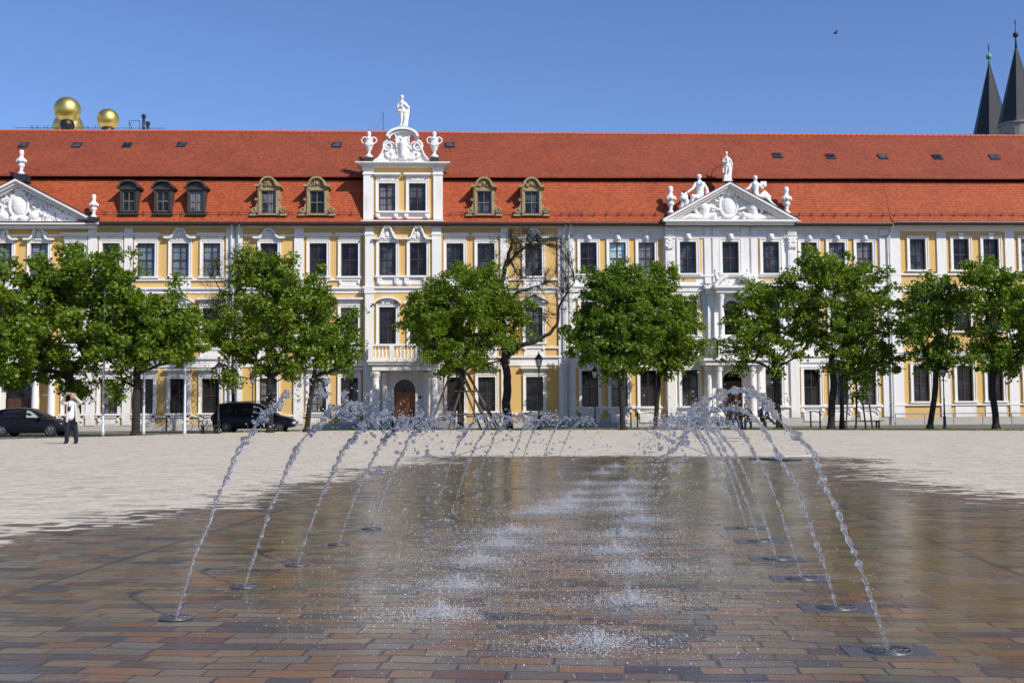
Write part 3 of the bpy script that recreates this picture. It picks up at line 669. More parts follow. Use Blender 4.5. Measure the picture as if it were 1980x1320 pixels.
def dormer_stone(root, px):
    xc = X(px, 410, FY-.35); y = FY-.42; z0 = 14.72; w_, h_ = 1.12, 1.78
    m = MB(); wall_grid(m, xc-.88, xc+.88, z0-.05, z0+2.15, y, [(xc-w_/2, xc+w_/2, z0, z0+h_)], .2)
    m.add([(xc-.88, y, z0-.05), (xc-.88, y+2, z0-.05), (xc-.88, y+2, z0+2.15), (xc-.88, y, z0+2.15), (xc+.88, y, z0-.05), (xc+.88, y+2, z0-.05), (xc+.88, y+2, z0+2.15), (xc+.88, y, z0+2.15)], [(0,1,2,3), (7,6,5,4)])
    m.box(xc-.98, xc+.98, y-.12, y+.1, z0-.16, z0-.05)
    for sg in (-1, 1):
        m.box(min(xc+sg*.62, xc+sg*.78), max(xc+sg*.62, xc+sg*.78), y-.07, y+.01, z0, z0+1.9)
        pts = [(xc+sg*(.86+.55*(1-t)**2.2), z0+.05+1.25*t) for t in np.linspace(0, 1, 12)]
        poly = [(xc+sg*.86, z0-.05)] + [(xc+sg*1.42, z0-.05)] + pts + [(xc+sg*.86, z0+1.3)]
        if sg < 0: poly = poly[::-1]
        m.prism(poly, y+.02, y+.45); scroll(m, xc+sg*1.14, z0+.26, .24, y+.0, sg, 1.6, .07); scroll(m, xc+sg*.98, z0+1.12, .12, y+.0, sg, 1.3, .05)
        m.box(min(xc+sg*.8, xc+sg*1.5), max(xc+sg*.8, xc+sg*1.5), y-.12, y+.45, z0-.2, z0-.055)
    m.box(xc-.74, xc+.74, y-.07, y+.01, z0+h_+.02, z0+h_+.2)
    m.prism([(xc-.86, z0+2.15), (xc+.86, z0+2.15)] + arc(xc, z0+2.15, .8, .72, 0.05, math.pi-.05, 12), y-.02, y+1.3)
    blobs(m, xc, z0+2.38, 1.0, .45, y-.06, 18, .08, int(px)); m.ell((xc, y-.06, z0+2.4), (.14, .1, .18))
    pts = [(xc-1.08, z0+2.2), (xc-.78, z0+2.22)] + arc(xc, z0+2.2, .70, .70, math.pi-.15, .15, 12) + [(xc+.78, z0+2.22), (xc+1.08, z0+2.2)]
    m.ribbon(pts, .14, y-.28, y+1.5)
    o = m.build('dormer', M['sand'], root); f = window(o, xc, z0, z0+h_, w_, y, 'pane_mid' if px > 900 else 'pane_dark', 'greysash', 2, 1 if False else 0, dep=.1)
    o.scale = (.84, 1, .87); return o
def dormer_wood(root, px):
    xc = X(px, 410, FY-.35); y = FY-.40; z0 = 14.85; w_, h_ = .98, 1.5
    m = MB(); wall_grid(m, xc-.76, xc+.76, z0-.22, z0+1.75, y, [(xc-w_/2, xc+w_/2, z0, z0+h_)], .2)
    m.add([(xc-.76, y, z0-.22), (xc-.76, y+2, z0-.22), (xc-.76, y+2, z0+1.75), (xc-.76, y, z0+1.75), (xc+.76, y, z0-.22), (xc+.76, y+2, z0-.22), (xc+.76, y+2, z0+1.75), (xc+.76, y, z0+1.75)], [(0,1,2,3), (7,6,5,4)])
    m.prism([(xc-.78, z0+1.75), (xc+.78, z0+1.75)] + arc(xc, z0+1.75, .78, .36, .1, math.pi-.1, 10), y-.01, y+1.6)
    m.ribbon([(xc-.98, z0+1.84), (xc-.80, z0+1.86)] + arc(xc, z0+1.80, .84, .50, math.pi-.2, .2, 12) + [(xc+.80, z0+1.86), (xc+.98, z0+1.84)], .13, y-.25, y+1.7)
    m.box(xc-.9, xc+.9, y-.12, y+.01, z0+1.6, z0+1.70); m.box(xc-.86, xc+.86, y-.12, y+.3, z0-.28, z0-.18)
    for sg in (-1, 1): m.box(min(xc+sg*.6, xc+sg*.72), max(xc+sg*.6, xc+sg*.72), y-.05, y+.01, z0-.1, z0+1.6)
    o = m.build('dormer', M['darkwood'], root); window(o, xc, z0, z0+h_, w_, y, 'pane_dark', 'greysash', 2, 0, dep=.08); o.scale = (.80, 1, .92)

# ---- left palace
XL, XA = X(-330), X(453)
A = empty('palace', ((XL+XA)/2, FY, 0), 'yellow palace with white arms-filled pediment and three dark wooden dormers', 'building', 'baroque palaces along the square')
sp = []
for i, px in enumerate((-129, -65, 5, 75, 145, 214, 282, 348, 409)):
    x = X(px); top = {5: 'ornate', 75: 'ornate', 348: 'curve'}.get(px, 'flat')
    sp.append((x, *ZT, 1.17, top, 'pane_dark' if px == 214 else 'pane_blue', 9.70 if px in (348, 75, 5) else 0))
    sp.append((x, *ZM, 1.17, 'tri' if px in (348, 5, 75) else 'flat', 'pane_dark', 4.92))
    if px not in (5, 75): sp.append((x, *ZG, 1.17, 'flat', 'pane_dark', .37))
hA = put_windows(A, sp)
xd = X(40, 780); dw = .98
hA.append((xd-dw, xd+dw, 0.0, 3.35))
facade(A, XL, XA, 'yellow', hA, 13.9)
m = MB(); wall_grid(m, XL, XA, 0, 1, FY+3, [], .1)
for p in ((170, 187), (240, 256), (437, 453), (-108, -92), (-180, -164)): pilaster(A, p)
bands(A, XL, XA, skip=[(xd-dw-.3, xd+dw+.3)] if False else ())
m = MB()      # white ground-floor portal around the arched gate
xw0, xw1 = X(-30, 780), X(68, 780)
wall_grid(m, xw0, xw1, 0, 4.0, FY-.16, [(xd-dw, xd+dw, 0, 3.35)], .5)
for sg in (-1, 1):
    a = [(xd+sg*dw, 3.35)] + [(xd+sg*dw*math.cos(t), 2.3+1.05*math.sin(t)) for t in np.linspace(0, math.pi/2, 9)]
    a = a[::-1] if sg > 0 else a
    m.prism(a if sg < 0 else a, FY-.15, FY+.1)
for px in (4, 76, 107, -27):
    x = X(px, 780); MB().lathe((x, FY-.75, 0), [(.36, 0), (.36, .3), (.30, .34), (.25, .42), (.25, .5), (.235, 2.0), (.205, 3.35), (.24, 3.38), (.2, 3.42), (.2, 3.5), (.3, 3.62), (.32, 3.66), (.32, 3.75)], 18).build('column', M['white'], A, smooth=False)
m.box(X(-40, 780), X(118, 780), FY-1.15, FY-.0, 3.76, 4.1); m.box(X(-42, 780), X(120, 780), FY-1.25, FY, 4.103, 4.22); m.box(X(-40, 780), X(118, 780), FY-1.1, FY, 4.223, 4.5); m.box(X(-43, 780), X(121, 780), FY-1.35, FY, 4.503, 4.66)
m.box(X(83, 780), X(101, 780), FY-.14, FY, 2.35, 2.5)
m.build('portal', M['white'], A)
m = MB(); m.box(xd-dw, xd+dw, FY+.2, FY+.28, 0, 2.3)
for k in range(4): x = xd-dw+.1+k*.47; m.box(x, x+.36, FY+.16, FY+.21, .2, 1.2); m.box(x, x+.36, FY+.16, FY+.21, 1.35, 2.15)
d = m.build('door', M['doordark'], A)
m = MB(); m.prism([(xd-dw, 2.3), (xd+dw, 2.3)] + arc(xd, 2.3, dw, 1.05, .02, math.pi-.02, 14), FY+.22, FY+.26); m.build('fanlight', M['pane_mid'], d)
m = MB()
for a in np.linspace(.35, math.pi-.35, 6): m.tube([(xd, FY+.2, 2.33), (xd+dw*math.cos(a), FY+.2, 2.3+1.03*math.sin(a))], .022, 5)
m.tube([(x, FY+.2, z) for x, z in arc(xd, 2.3, dw-.03, 1.02, 0, math.pi, 14)], .04, 5); m.build('fanlight_bars', M['black'], d)
roof_part(A, XL, XA, gap=(X(-117, 437)+1.3, X(193, 437)-1.3)); snow_guard(A, X(196), XA)
px0, px1 = X(-117, 437), X(193, 437)
pediment(A, px0, px1, 13.98, onY(38, 346, FY-.8).z, seed=4)
m = MB(); m.prism([(px0+.8, 14.0), (px1-.3, 14.0), (px1-.3, 15.1), (px1-1.6, 15.1), ((px0+px1)/2, onY(38, 346, FY-.8).z-.1), (px0+1.6, 15.1)], FY+.41, FY+3); m.build('pediment_back_roof', M['metal'], A)
for px in (249, 315, 379): dormer_wood(A, px)
for p in ((46, 283), (149, 283), (246, 283), (351, 282)): skylight(A, *p, zr=21.82)
downpipe(A, X(448))

# ---- centre palace
XB0, XB1 = XA+.004, X(1094)
B = empty('palace', ((XB0+XB1)/2, FY, 0), 'yellow palace with tall scrolled central gable, four sandstone dormers and balcony over orange door', 'building', 'baroque palaces along the square')
sp = []; wy = FY
for px, st in ((520, 'curve'), (615, 'flat'), (676, 'flat'), (880, 'flat'), (940, 'flat'), (1032, 'curve')):
    x = X(px); pn = {520: 'pane_dark', 615: 'pane_dark', 676: 'pane_dark', 880: 'pane_mid', 940: 'pane_mid', 1032: 'pane_mid'}[px]
    sp.append((x, *ZT, 1.17, st, pn, 9.70))
    sp.append((x, *ZM, 1.17, 'tri' if st == 'curve' else 'flat', 'pane_dark', 4.92)); sp.append((x, *ZG, 1.17, 'flat', 'pane_dark', .37))
hB = put_windows(B, sp)
cx0, cx1 = X(703), X(856); yc = FY-.35; xg = X(779, 780)
_xd = X(783, 780); facade(B, XB0, XB1, 'yellow', hB+[(_xd-.9, _xd+.9, .1, 3.5)], 13.9)
sp = [(X(750), *ZT, 1.14, 'ornate', 'pane_mid', 0), (X(809), *ZT, 1.14, 'ornate', 'pane_dark', 0), (X(750), 5.75, 8.25, 1.14, 'seg', 'pane_dark', 0), (X(809), 5.75, 8.25, 1.14, 'seg', 'pane_dark', 0)]
hC = put_windows(B, sp, yc)
m = MB(); wall_grid(m, cx0, cx1, 4.6, 14.0, yc, hC); m.add([(cx0, yc, 0), (cx0, FY, 0), (cx0, FY, 14), (cx0, yc, 14)], [(3,2,1,0)]); m.add([(cx1, yc, 0), (cx1, FY, 0), (cx1, FY, 14), (cx1, yc, 14)], [(0,1,2,3)])
m.build('central_bay', M['yellow'], B)
xd = X(783, 780); dw = .72; zs = 2.62
m = MB(); wall_grid(m, cx0, cx1, 0, 4.6, yc, [(xd-dw, xd+dw, 0.25, zs+.74)], .45)
for sg in (-1, 1):
    a = [(xd+sg*dw, zs+.74)] + [(xd+sg*dw*math.cos(t), zs+.72*math.sin(t)) for t in np.linspace(0, math.pi/2, 9)]
    m.prism(a[::-1] if sg > 0 else a, yc+.01, yc+.2)
m.ribbon(arc(xd, zs, dw+.16, .88, math.pi, 0, 16), .16, yc-.1, yc+.02)
for sg in (-1, 1): m.box(min(xd+sg*dw, xd+sg*(dw+.16)), max(xd+sg*dw, xd+sg*(dw+.16)), yc-.1, yc+.02, .3, zs)
m.ell((xd, yc-.14, zs+1.0), (.16, .12, .22))
for px in (729, 840):
    x = X(px, 780)
    m.box(x-.36, x+.36, yc-1.25, yc-.5, 0, .72)
    MB().lathe((x, yc-.88, .72), [(.34, 0), (.34, .08), (.27, .14), (.27, .2), (.25, 1.2), (.22, 2.5), (.25, 2.55), (.22, 2.6), (.24, 2.7), (.36, 2.95), (.38, 3.0), (.38, 3.12)], 18).build('column', M['white'], B)
for px in (745, 824): x = X(px, 780); m.lathe((x, yc-.2, .3), [(.26, 0), (.26, .3), (.2, .34), (.19, 3.2), (.26, 3.4), (.26, 3.5)], 16)
m.build('portal', M['white'], B)
m = MB(); bx0, bx1 = X(716, 690), X(850, 690)
m.box(bx0, bx1, yc-1.4, yc, 4.30, 4.46); m.box(bx0-.08, bx1+.08, yc-1.5, yc, 4.463, 4.62); m.box(bx0+.25, bx1-.25, yc-1.25, yc, 3.9, 4.297)
m.box(bx0, bx1, yc-1.42, yc-1.22, 4.63, 4.75); m.box(bx0-.02, bx1+.02, yc-1.44, yc-1.2, 5.53, 5.66)
for x in (bx0, bx0+1.5-.1, bx1-1.5-.1, bx1-.32): m.box(x, x+.32, yc-1.46, yc-1.18, 4.63, 5.53)
m.box(bx0, bx0+.2, yc-1.2, yc, 4.63, 5.6); m.box(bx1-.2, bx1, yc-1.2, yc, 4.63, 5.6)
bo = m.build('balcony', M['white'], B); x = bx0+.45
while x < bx1-.4:
    m = MB(); m.lathe((x, yc-1.32, 4.75), [(.07, 0), (.07, .05), (.04, .1), (.085, .3), (.07, .42), (.035, .6), (.065, .7), (.065, .78)], 8); x += .24; m.build('baluster', M['white'], bo, smooth=True)
m = MB(); m.box(xd-dw, xd+dw, yc+.36, yc+.44, .25, zs-.1)
for k in range(2):
    x = xd-dw+.1+k*.68; m.box(x, x+.54, yc+.32, yc+.37, .4, 1.2); m.box(x, x+.54, yc+.32, yc+.37, 1.32, 2.4)
d = m.build('door', M['door'], B); m = MB(); m.prism([(xd-dw, zs-.1), (xd+dw, zs-.1)] + arc(xd, zs, dw, .72, .02, math.pi-.02, 14), yc+.38, yc+.42); m.build('fanlight', M['pane_dark'], d)
m = MB()
for a in np.linspace(.3, math.pi-.3, 7): m.tube([(xd, yc+.36, zs-.05), (xd+dw*math.cos(a), yc+.36, zs+.7*math.sin(a))], .02, 5)
m.box(xd-dw, xd+dw, yc+.33, yc+.44, zs-.14, zs-.02); m.build('fanlight_bars', M['sash'], d)
m = MB()
for k in range(4): m.box(xd-3.0+k*.1, xd+3.0-k*.1, yc-2.9+k*.38, yc, k*.13-.03, (k+1)*.13-.03)
m.build('steps', M['plinth'], B)
m = MB()
for p in ((455, 469), (569, 587), (968, 982), (1079, 1093)): pilaster(B, p)
for p in ((707, 723), (836, 853)): pilaster(B, p, yc)
m.box(cx0, cx1, yc-.06, yc+.02, 9.26, 9.54); m.box(cx0-.05, cx1+.05, yc-.2, yc+.02, 9.543, 9.68); m.box(X(728), X(831), yc-.06, yc+.02, 9.8, 10.28); 
for px in (735, 768, 787, 824): x = X(px); m.box(x-.16, x+.16, yc-.2, yc+.02, 9.85, 10.25); m.ell((x, yc-.17, 9.85), (.13, .1, .13))
m.box(X(728), X(831), yc-.22, yc+.02, 10.285, 10.41)
for z in np.arange(.5, 4.1, .32): m.box(X(1079)-.02, X(1093)+.02, FY-.17, FY-.13, z, z+.27); m.box(X(455)-.02, X(469)+.02, FY-.17, FY-.13, z, z+.27)
m.build('bay_mouldings', M['white'], B)
bands(B, XB0, XB1, skip=[(cx0, cx1)])
m = MB(); cornice(m, cx0-.1, cx1+.1, yc, 13.76, 14.14, .6); m.build('central_cornice', M['white'], B)
roof_part(B, XB0, XB1); snow_guard(B, XB0, X(700, 420)-.1); snow_guard(B, X(860, 420)+.1, XB1)
for px in (519, 613, 936, 1028): dormer_stone(B, px)
for p in ((651, 282), (870, 282)): skylight(B, *p)
downpipe(B, X(462)); downpipe(B, X(1090))
# scrolled gable above the eaves
yg = yc-.02; gz0 = 14.05; gz1 = onY(779, 325, yg).z; g0, g1 = X(703, 370, yg), X(856, 370, yg)
gw = [(X(748.5, 380, yg)-.57, X(748.5, 380, yg)+.57, onY(748, 408, yg).z, onY(748, 355, yg).z), (X(807, 380, yg)-.57, X(807, 380, yg)+.57, onY(807, 408, yg).z, onY(807, 355, yg).z)]
m = MB(); wall_grid(m, g0, g1, gz0, gz1, yg, gw)
m.add([(g0, yg, gz0), (g0, yg+5, gz0), (g0, yg+5, gz1), (g0, yg, gz1), (g1, yg, gz0), (g1, yg+5, gz0), (g1, yg+5, gz1), (g1, yg, gz1)], [(0,1,2,3), (7,6,5,4), (3,7,6,2)])
gb = m.build('gable', M['yellow'], B)
for i, (a, b, c, d_) in enumerate(gw):
    window(gb, (a+b)/2, c, d_, b-a, yg, ('pane_dark', 'pane_mid')[i])
    m = MB(); surround(m, (a+b)/2, c, d_, b-a, yg, 'flat', 30+i, False); blobs(m, (a+b)/2, d_+.32, 1.2, .2, yg-.08, 16, .08, i); m.build('window_surround', M['white'], gb)
m = MB()
for a, b in ((g0, X(722, 370, yg)), (X(838, 370, yg), g1)):
    m.box(a, b, yg-.16, yg+.02, gz0, gz1); m.box(a-.05, b+.05, yg-.22, yg+.02, gz1-.5, gz1-.38); m.box(a-.08, b+.08, yg-.24, yg+.6, gz1-.2, gz1-.003)
m.box(X(728, 370, yg), X(831, 370, yg), yg-.32, yg+.02, gw[0][2]-.16, gw[0][2]-.04); m.box(X(728, 370, yg), X(831, 370, yg), yg-.08, yg+.02, 14.1, gw[0][2]-.165)
for px in (731, 766, 786, 826): x = X(px, 415, yg); m.box(x-.14, x+.14, yg-.26, yg+.02, 14.45, gw[0][2]-.165); m.ell((x, yg-.2, 14.48), (.14, .12, .15))
for k, p in enumerate((.2, .34, .5, .62)): m.box(g0-p+.1, g1+p-.1, yg-p, yg+1.2, gz1+k*.08, gz1+k*.08+.077)
m.build('gable_mouldings', M['white'], gb)
zc = gz1+.32; G = lambda px, py: (X(px, py, yg), onY(px, py, yg).z)
left = [(706, 316), (720, 313), (730, 307), (737, 298), (741, 287), (747, 278), (755, 274), (762, 277), (765, 283), (766, 270), (762, 258)]
poly = [G(*p) for p in left]; xm = X(779, 290, yg)
full = poly + [G(769, 252), G(779, 250)] ; full += [(2*xm-x, z) for x, z in full[::-1][1:]]
full = [(x, max(z, zc-.02)) for x, z in full]
m = MB(); m.prism(full[::-1], yg-.1, yg+.45)
m.ribbon(poly, .10, yg-.28, yg+.5); m.ribbon([(2*xm-x, z) for x, z in poly[::-1]], .10, yg-.28, yg+.5)
m.ribbon(arc(xm, G(779, 268)[1], 1.14, .72, math.pi-.12, .12, 14), .17, yg-.5, yg+.6); m.ribbon(arc(xm, G(779, 268)[1]-.1, .98, .6, math.pi-.1, .1, 14), .12, yg-.35, yg+.3)
for sg, px in ((-1, 751), (1, 807)): scroll(m, X(px, 284, yg), G(px, 284)[1], .38, yg-.18, -sg, 1.7, .09, math.pi/2 if sg > 0 else math.pi/2)
m.build('gable_top', M['marble'], gb)
m = MB(); blobs(m, xm, G(779, 300)[1]-.05, 2.7, .45, yg-.16, 30, .12, 3); blobs(m, xm, G(779, 282)[1], 1.1, 1.1, yg-.16, 26, .12, 5)
m.cap((xm, yg-.22, G(0+779, 302)[1]), (xm, yg-.25, G(779, 280)[1]), .22, .26); m.ell((xm, yg-.26, G(779, 273)[1]), (.17, .15, .2)); m.cap((xm+.25, yg-.2, G(779, 281)[1]), (xm+.6, yg-.2, G(779, 290)[1]), .1, .08); m.cap((xm-.25, yg-.2, G(779, 281)[1]), (xm-.5, yg-.2, G(779, 272)[1]), .1, .08)
o = m.build('gable_relief', M['marble'], gb, smooth=True); remesh(o, .04, 1)

# ---- white palace
XC0, XC1 = XB1+.004, X(1722)
C_ = empty('palace', ((XC0+XC1)/2, FY, 0), 'white palace with narrow yellow panels between its windows and seated statues on its pediment', 'building', 'baroque palaces along the square')
ZcG, ZcM, ZcT = (1.4, 3.87), (6.3, 8.62), (10.56, 12.75)
yr = FY-.3; r0, r1 = X(1286), X(1540)
sp1 = []; sp2 = []
lights = {1195: 'pane_light', 1490: 'pane_light'}
for px in (1138.5, 1195, 1251, 1329.5, 1411.5, 1489.5, 1565.5, 1619.5, 1673):
    x = X(px); dst = sp2 if 1300 < px < 1530 else sp1
    dst.append((x, *ZcT, 1.14, 'head', {1195: 'pane_light', 1489.5: 'pane_mid'}.get(px, 'pane_dark'), 0))
    if px != 1411.5:
        dst.append((x, *ZcM, 1.14, 'seg' if px < 1300 or px > 1530 else 'plain', 'pane_dark', 0)); dst.append((x, *ZcG, 1.14, 'key' if px in (1138.5,) else 'plain', 'pane_mid' if px in (1329.5, 1619.5, 1673) else 'pane_dark', 0))
xp = X(1415, 780)
h1 = put_windows(C_, sp1, FY); h2 = put_windows(C_, sp2, yr)
facade(C_, XC0, XC1, 'white', h1+[(xp-.95, xp+.95, .1, 4.0), (X(1415)-.8, X(1415)+.8, 6.1, 8.9)], 13.9)
dz = 3.0; dwc = .70; h2 += [(xp-dwc, xp+dwc, 0.3, dz+.8), (X(1415)-.62, X(1415)+.62, 6.3, 8.7)]
m = MB(); wall_grid(m, r0, r1, 0, 13.9, yr, h2, .35)
m.add([(r0, yr, 0), (r0, FY, 0), (r0, FY, 14), (r0, yr, 14)], [(3,2,1,0)]); m.add([(r1, yr, 0), (r1, FY, 0), (r1, FY, 14), (r1, yr, 14)], [(0,1,2,3)])
m.build('central_bay', M['white'], C_)
m = MB()
def panel(px0, px1, za, zb, y, d=.012): MB().box(X(px0), X(px1), y-d, y+.01, za, zb).build('yellow_panel', M['yellow'], C_)
ypan = [(1112, 1117), (1160, 1173), (1217, 1230), (1273, 1283), (1541, 1545), (1587, 1598), (1641, 1652), (1694, 1700)]
for a, b in ypan:
    for za, zb in ((10.62, 13.0), (5.0, 9.0), (1.45, 4.1), (.55, 1.15)): panel(a, b, za, zb, FY)
for a, b in ((1351, 1356), (1462, 1466)):
    for za, zb in ((10.62, 13.0), (4.9, 9.2), (1.45, 4.1)): panel(a, b, za, zb, yr)
for px in (1329.5, 1489.5): panel(px-15, px+15, 9.98, 10.2, yr)
m = MB()
def cbands(x0, x1, y):
    m.box(x0, x1, y-.12, y+.01, 1.25, 1.385); m.box(x0, x1, y-.1, y+.01, 4.35, 4.75); m.box(x0, x1, y-.2, y+.01, 4.753, 4.87); m.box(x0, x1, y-.16, y+.01, 5.95, 6.1)
    m.box(x0, x1, y-.08, y+.01, 9.3, 9.65); m.box(x0, x1, y-.18, y+.01, 9.653, 9.78); m.box(x0, x1, y-.14, y+.01, 10.32, 10.42); m.box(x0, x1, y-.09, y+.01, 13.02, 13.14); m.box(x0, x1, y-.14, y+.01, 13.143, 13.2)
cbands(XC0, r0-.15, FY); cbands(r1+.15, XC1, FY); cbands(r0+.0, X(1360)-.05, yr); cbands(X(1466)+.05, r1, yr)
m.box(X(1360)-.05, X(1466)+.05, yr-.14, yr+.01, 10.32, 10.42); m.box(X(1360)-.05, X(1466)+.05, yr-.09, yr+.01, 13.02, 13.2)
m.build('string_course', M['white'], C_)
m = MB(); cornice(m, XC0, r0, FY, 13.75, 14.12, .6); cornice(m, r1, XC1, FY, 13.75, 14.12, .6); cornice(m, r0-.12, r1+.12, yr, 13.78, 14.15, .66); m.build('cornice', M['white'], C_)
m = MB(); m.box(XC0, r0-.1, FY-.10, FY+.01, -.02, .52); m.box(r1+.1, XC1, FY-.10, FY+.01, -.02, .52); m.box(r0-.1, xp-1.6, yr-.12, yr+.01, -.02, .53); m.box(xp+1.6, r1+.1, yr-.12, yr+.01, -.02, .53)
m.build('plinth', M['plinth'], C_)
m = MB()      # arched aprons under the ground-floor windows, frieze relief, pilasters
for px in (1138.5, 1195, 1251, 1565.5, 1619.5, 1673):
    x = X(px); m.box(x-.62, x+.62, FY-.16, FY+.01, .3, .95); m.ribbon(arc(x, .72, .68, .38, math.pi, 0, 12), .09, FY-.22, FY+.01)
    for sg in (-1, 1): m.ell((x+sg*.72, FY-.12, .98), (.1, .1, .13)); m.box(x+sg*.72-.1, x+sg*.72+.1, FY-.15, FY+.01, 1.0, 1.2)
    for k in range(9): m.ell((x-.75+k*.19, FY-.03, 13.42+.07*math.sin(k*1.7)), (.11, .05, .06), 7, 5, Matrix.Rotation(k, 3, 'Y'))
    scroll(m, x-.35, 13.45, .14, FY-.02, 1, 1.2, .035); scroll(m, x+.35, 13.45, .14, FY-.02, -1, 1.2, .035)
for px in (1329.5, 1411.5, 1489.5):
    x = X(px)
    for k in range(11): m.ell((x-.85+k*.17, yr-.03, 13.46+.08*math.sin(k*2.1)), (.10, .05, .07), 7, 5, Matrix.Rotation(k, 3, 'Y'))
    if px != 1411.5:
        m.box(x-.75, x+.75, yr-.05, yr+.01, 8.8, 8.86); blobs(m, x, 9.08, 1.1, .2, yr-.06, 18, .07, int(px))
        for k in (-1, 1): m.box(x+k*.6-.03, x+k*.6+.03, yr-.05, yr+.01, 8.86, 9.25); scroll(m, x+k*.35, 9.05, .14, yr-.05, k, 1.3, .035)
for a, b, y in ((1286, 1302, yr), (1522, 1538, yr)):
    xa, xb = X(a), X(b)
    m.box(xa, xb, y-.14, y+.01, .55, 12.2); m.box(xa+.1, xb-.1, y-.16, y-.13, 9.9, 12.0); blobs(m, (xa+xb)/2, 12.62, .62, .6, y-.2, 26, .10, a)
    m.box(xa+.03, xb-.03, y-.16, y+.01, 12.2, 13.0); m.box(xa-.08, xb+.08, y-.24, y+.01, 12.98, 13.08); m.box(xa-.02, xb+.02, y-.2, y+.01, 13.2, 13.75)
    for k in range(6): m.box(xa+.05+k*.08, xa+.08+k*.08, y-.23, y-.19, 13.3, 13.7)
for a, b, y in ((1361, 1373, yr), (1377, 1393, yr), (1431, 1447, yr), (1451, 1463, yr)): m.box(X(a), X(b), y-.11, y+.01, 9.85, 13.0); m.box(X(a)+.02, X(b)-.02, y-.13, y+.01, 13.2, 13.75)
for a, b, y in ((1102, 1109, FY), (1702, 1720, FY)): m.box(X(a), X(b), y-.14, y+.01, .55, 13.7)
for z in np.arange(.6, 4.2, .3): m.box(X(1097), X(1107), FY-.18, FY+.01, z, z+.26)
m.build('stucco_ornament', M['white'], C_)
# two-storey portal
m = MB(); xq = X(1414, 620)
for sg in (-1, 1):
    a = [(xp+sg*dwc, dz+.8)] + [(xp+sg*dwc*math.cos(t), dz+.1+.68*math.sin(t)) for t in np.linspace(0, math.pi/2, 9)]
    m.prism(a[::-1] if sg > 0 else a, yr+.01, yr+.2)
    a = [(xq+sg*.62, 8.7)] + [(xq+sg*.62*math.cos(t), 8.05+.62*math.sin(t)) for t in np.linspace(0, math.pi/2, 9)]
    m.prism(a[::-1] if sg > 0 else a, yr+.01, yr+.2)
    for dx, yy in ((1.15, .95), (1.75, .6)):
        m.box(xp+sg*dx-.3, xp+sg*dx+.3, yr-yy-.35, yr-yy+.35, 0, .75)
        MB().lathe((xp+sg*dx, yr-yy, .75), [(.3, 0), (.3, .1), (.23, .2), (.22, 1.2), (.19, 2.95), (.23, 3.0), (.28, 3.2), (.3, 3.25), (.3, 3.4)], 16).build('column', M['white'], C_)
    MB().lathe((xq+sg*.95, yr-.75, 6.0), [(.26, 0), (.26, .12), (.2, .2), (.19, 1.1), (.165, 2.5), (.2, 2.55), (.18, 2.6), (.27, 2.95), (.29, 3.1)], 16).build('column', M['white'], C_)
    m.box(xq+sg*1.55-.22, xq+sg*1.55+.22, yr-.35, yr+.01, 6.0, 9.2)
    m.box(xq+sg*.95-.3, xq+sg*.95+.3, yr-1.1, yr-.4, 4.9, 6.0)
m.ribbon(arc(xp, dz+.1, dwc+.18, .86, math.pi, 0, 16), .17, yr-.14, yr+.02); m.ribbon(arc(xq, 8.05, .8, .8, math.pi, 0, 16), .16, yr-.12, yr+.02)
m.box(xp-2.15, xp+2.15, yr-1.35, yr, 4.16, 4.45); m.box(xp-2.3, xp+2.3, yr-1.5, yr, 4.453, 4.62); m.box(xq-1.25, xq+1.25, yr-1.0, yr, 4.63, 5.85); m.box(xq-1.4, xq+1.4, yr-1.2, yr, 5.853, 6.0)
m.box(xq-1.85, xq+1.85, yr-.55, yr, 9.12, 9.42); m.box(xq-1.3, xq+1.3, yr-1.1, yr-.55, 9.12, 9.42); m.box(xq-2.0, xq+2.0, yr-.75, yr, 9.423, 9.6); m.box(xq-1.45, xq+1.45, yr-1.3, yr-.75, 9.423, 9.6)
for sg in (-1, 1):
    pts = [(xq+sg*(1.5-1.0*t), 9.62+.75*math.sin(t*math.pi/2)**.9) for t in np.linspace(0, 1, 10)]
    if sg > 0: pts = pts[::-1]
    m.ribbon(pts, .2, yr-1.25, yr)
blobs(m, xq, 9.75, .9, .5, yr-.5, 14, .13, 9)
m.build('portal', M['white'], C_)
m = MB(); m.box(xp-dwc, xp+dwc, yr+.3, yr+.36, .3, dz+.08)
for k in range(2): x = xp-dwc+.08+k*.66; m.box(x, x+.54, yr+.26, yr+.31, .45, 1.4); m.box(x, x+.54, yr+.26, yr+.31, 1.55, 2.8)
m.box(xp-dwc, xp+dwc, yr+.24, yr+.36, dz, dz+.1)
d = m.build('door', M['doordark'], C_); m = MB(); m.prism([(xp-dwc, dz+.1), (xp+dwc, dz+.1)]+arc(xp, dz+.1, dwc, .68, .02, math.pi-.02, 14), yr+.3, yr+.33); m.build('fanlight', M['pane_dark'], d)
m = MB(); m.box(xq-.62, xq+.62, yr+.26, yr+.3, 6.3, 8.7); o = m.build('arched_window', M['pane_dark'], C_)
m = MB(); m.box(xq-.04, xq+.04, yr+.2, yr+.255, 6.3, 8.67); m.box(xq-.62, xq+.62, yr+.21, yr+.25, 7.4, 7.5); m.box(xq-.62, xq+.62, yr+.21, yr+.25, 8.03, 8.1); m.box(xq-.62, xq-.55, yr+.2, yr+.255, 6.3, 8.6); m.box(xq+.55, xq+.62, yr+.2, yr+.255, 6.3, 8.6); m.build('window_bars', M['sash'], o)
m = MB()
for k in range(3): m.box(xp-2.4+k*.15, xp+2.4-k*.15, yr-2.4+k*.4, yr, k*.12-.03, (k+1)*.12-.03)
m.build('steps', M['plinth'], C_)
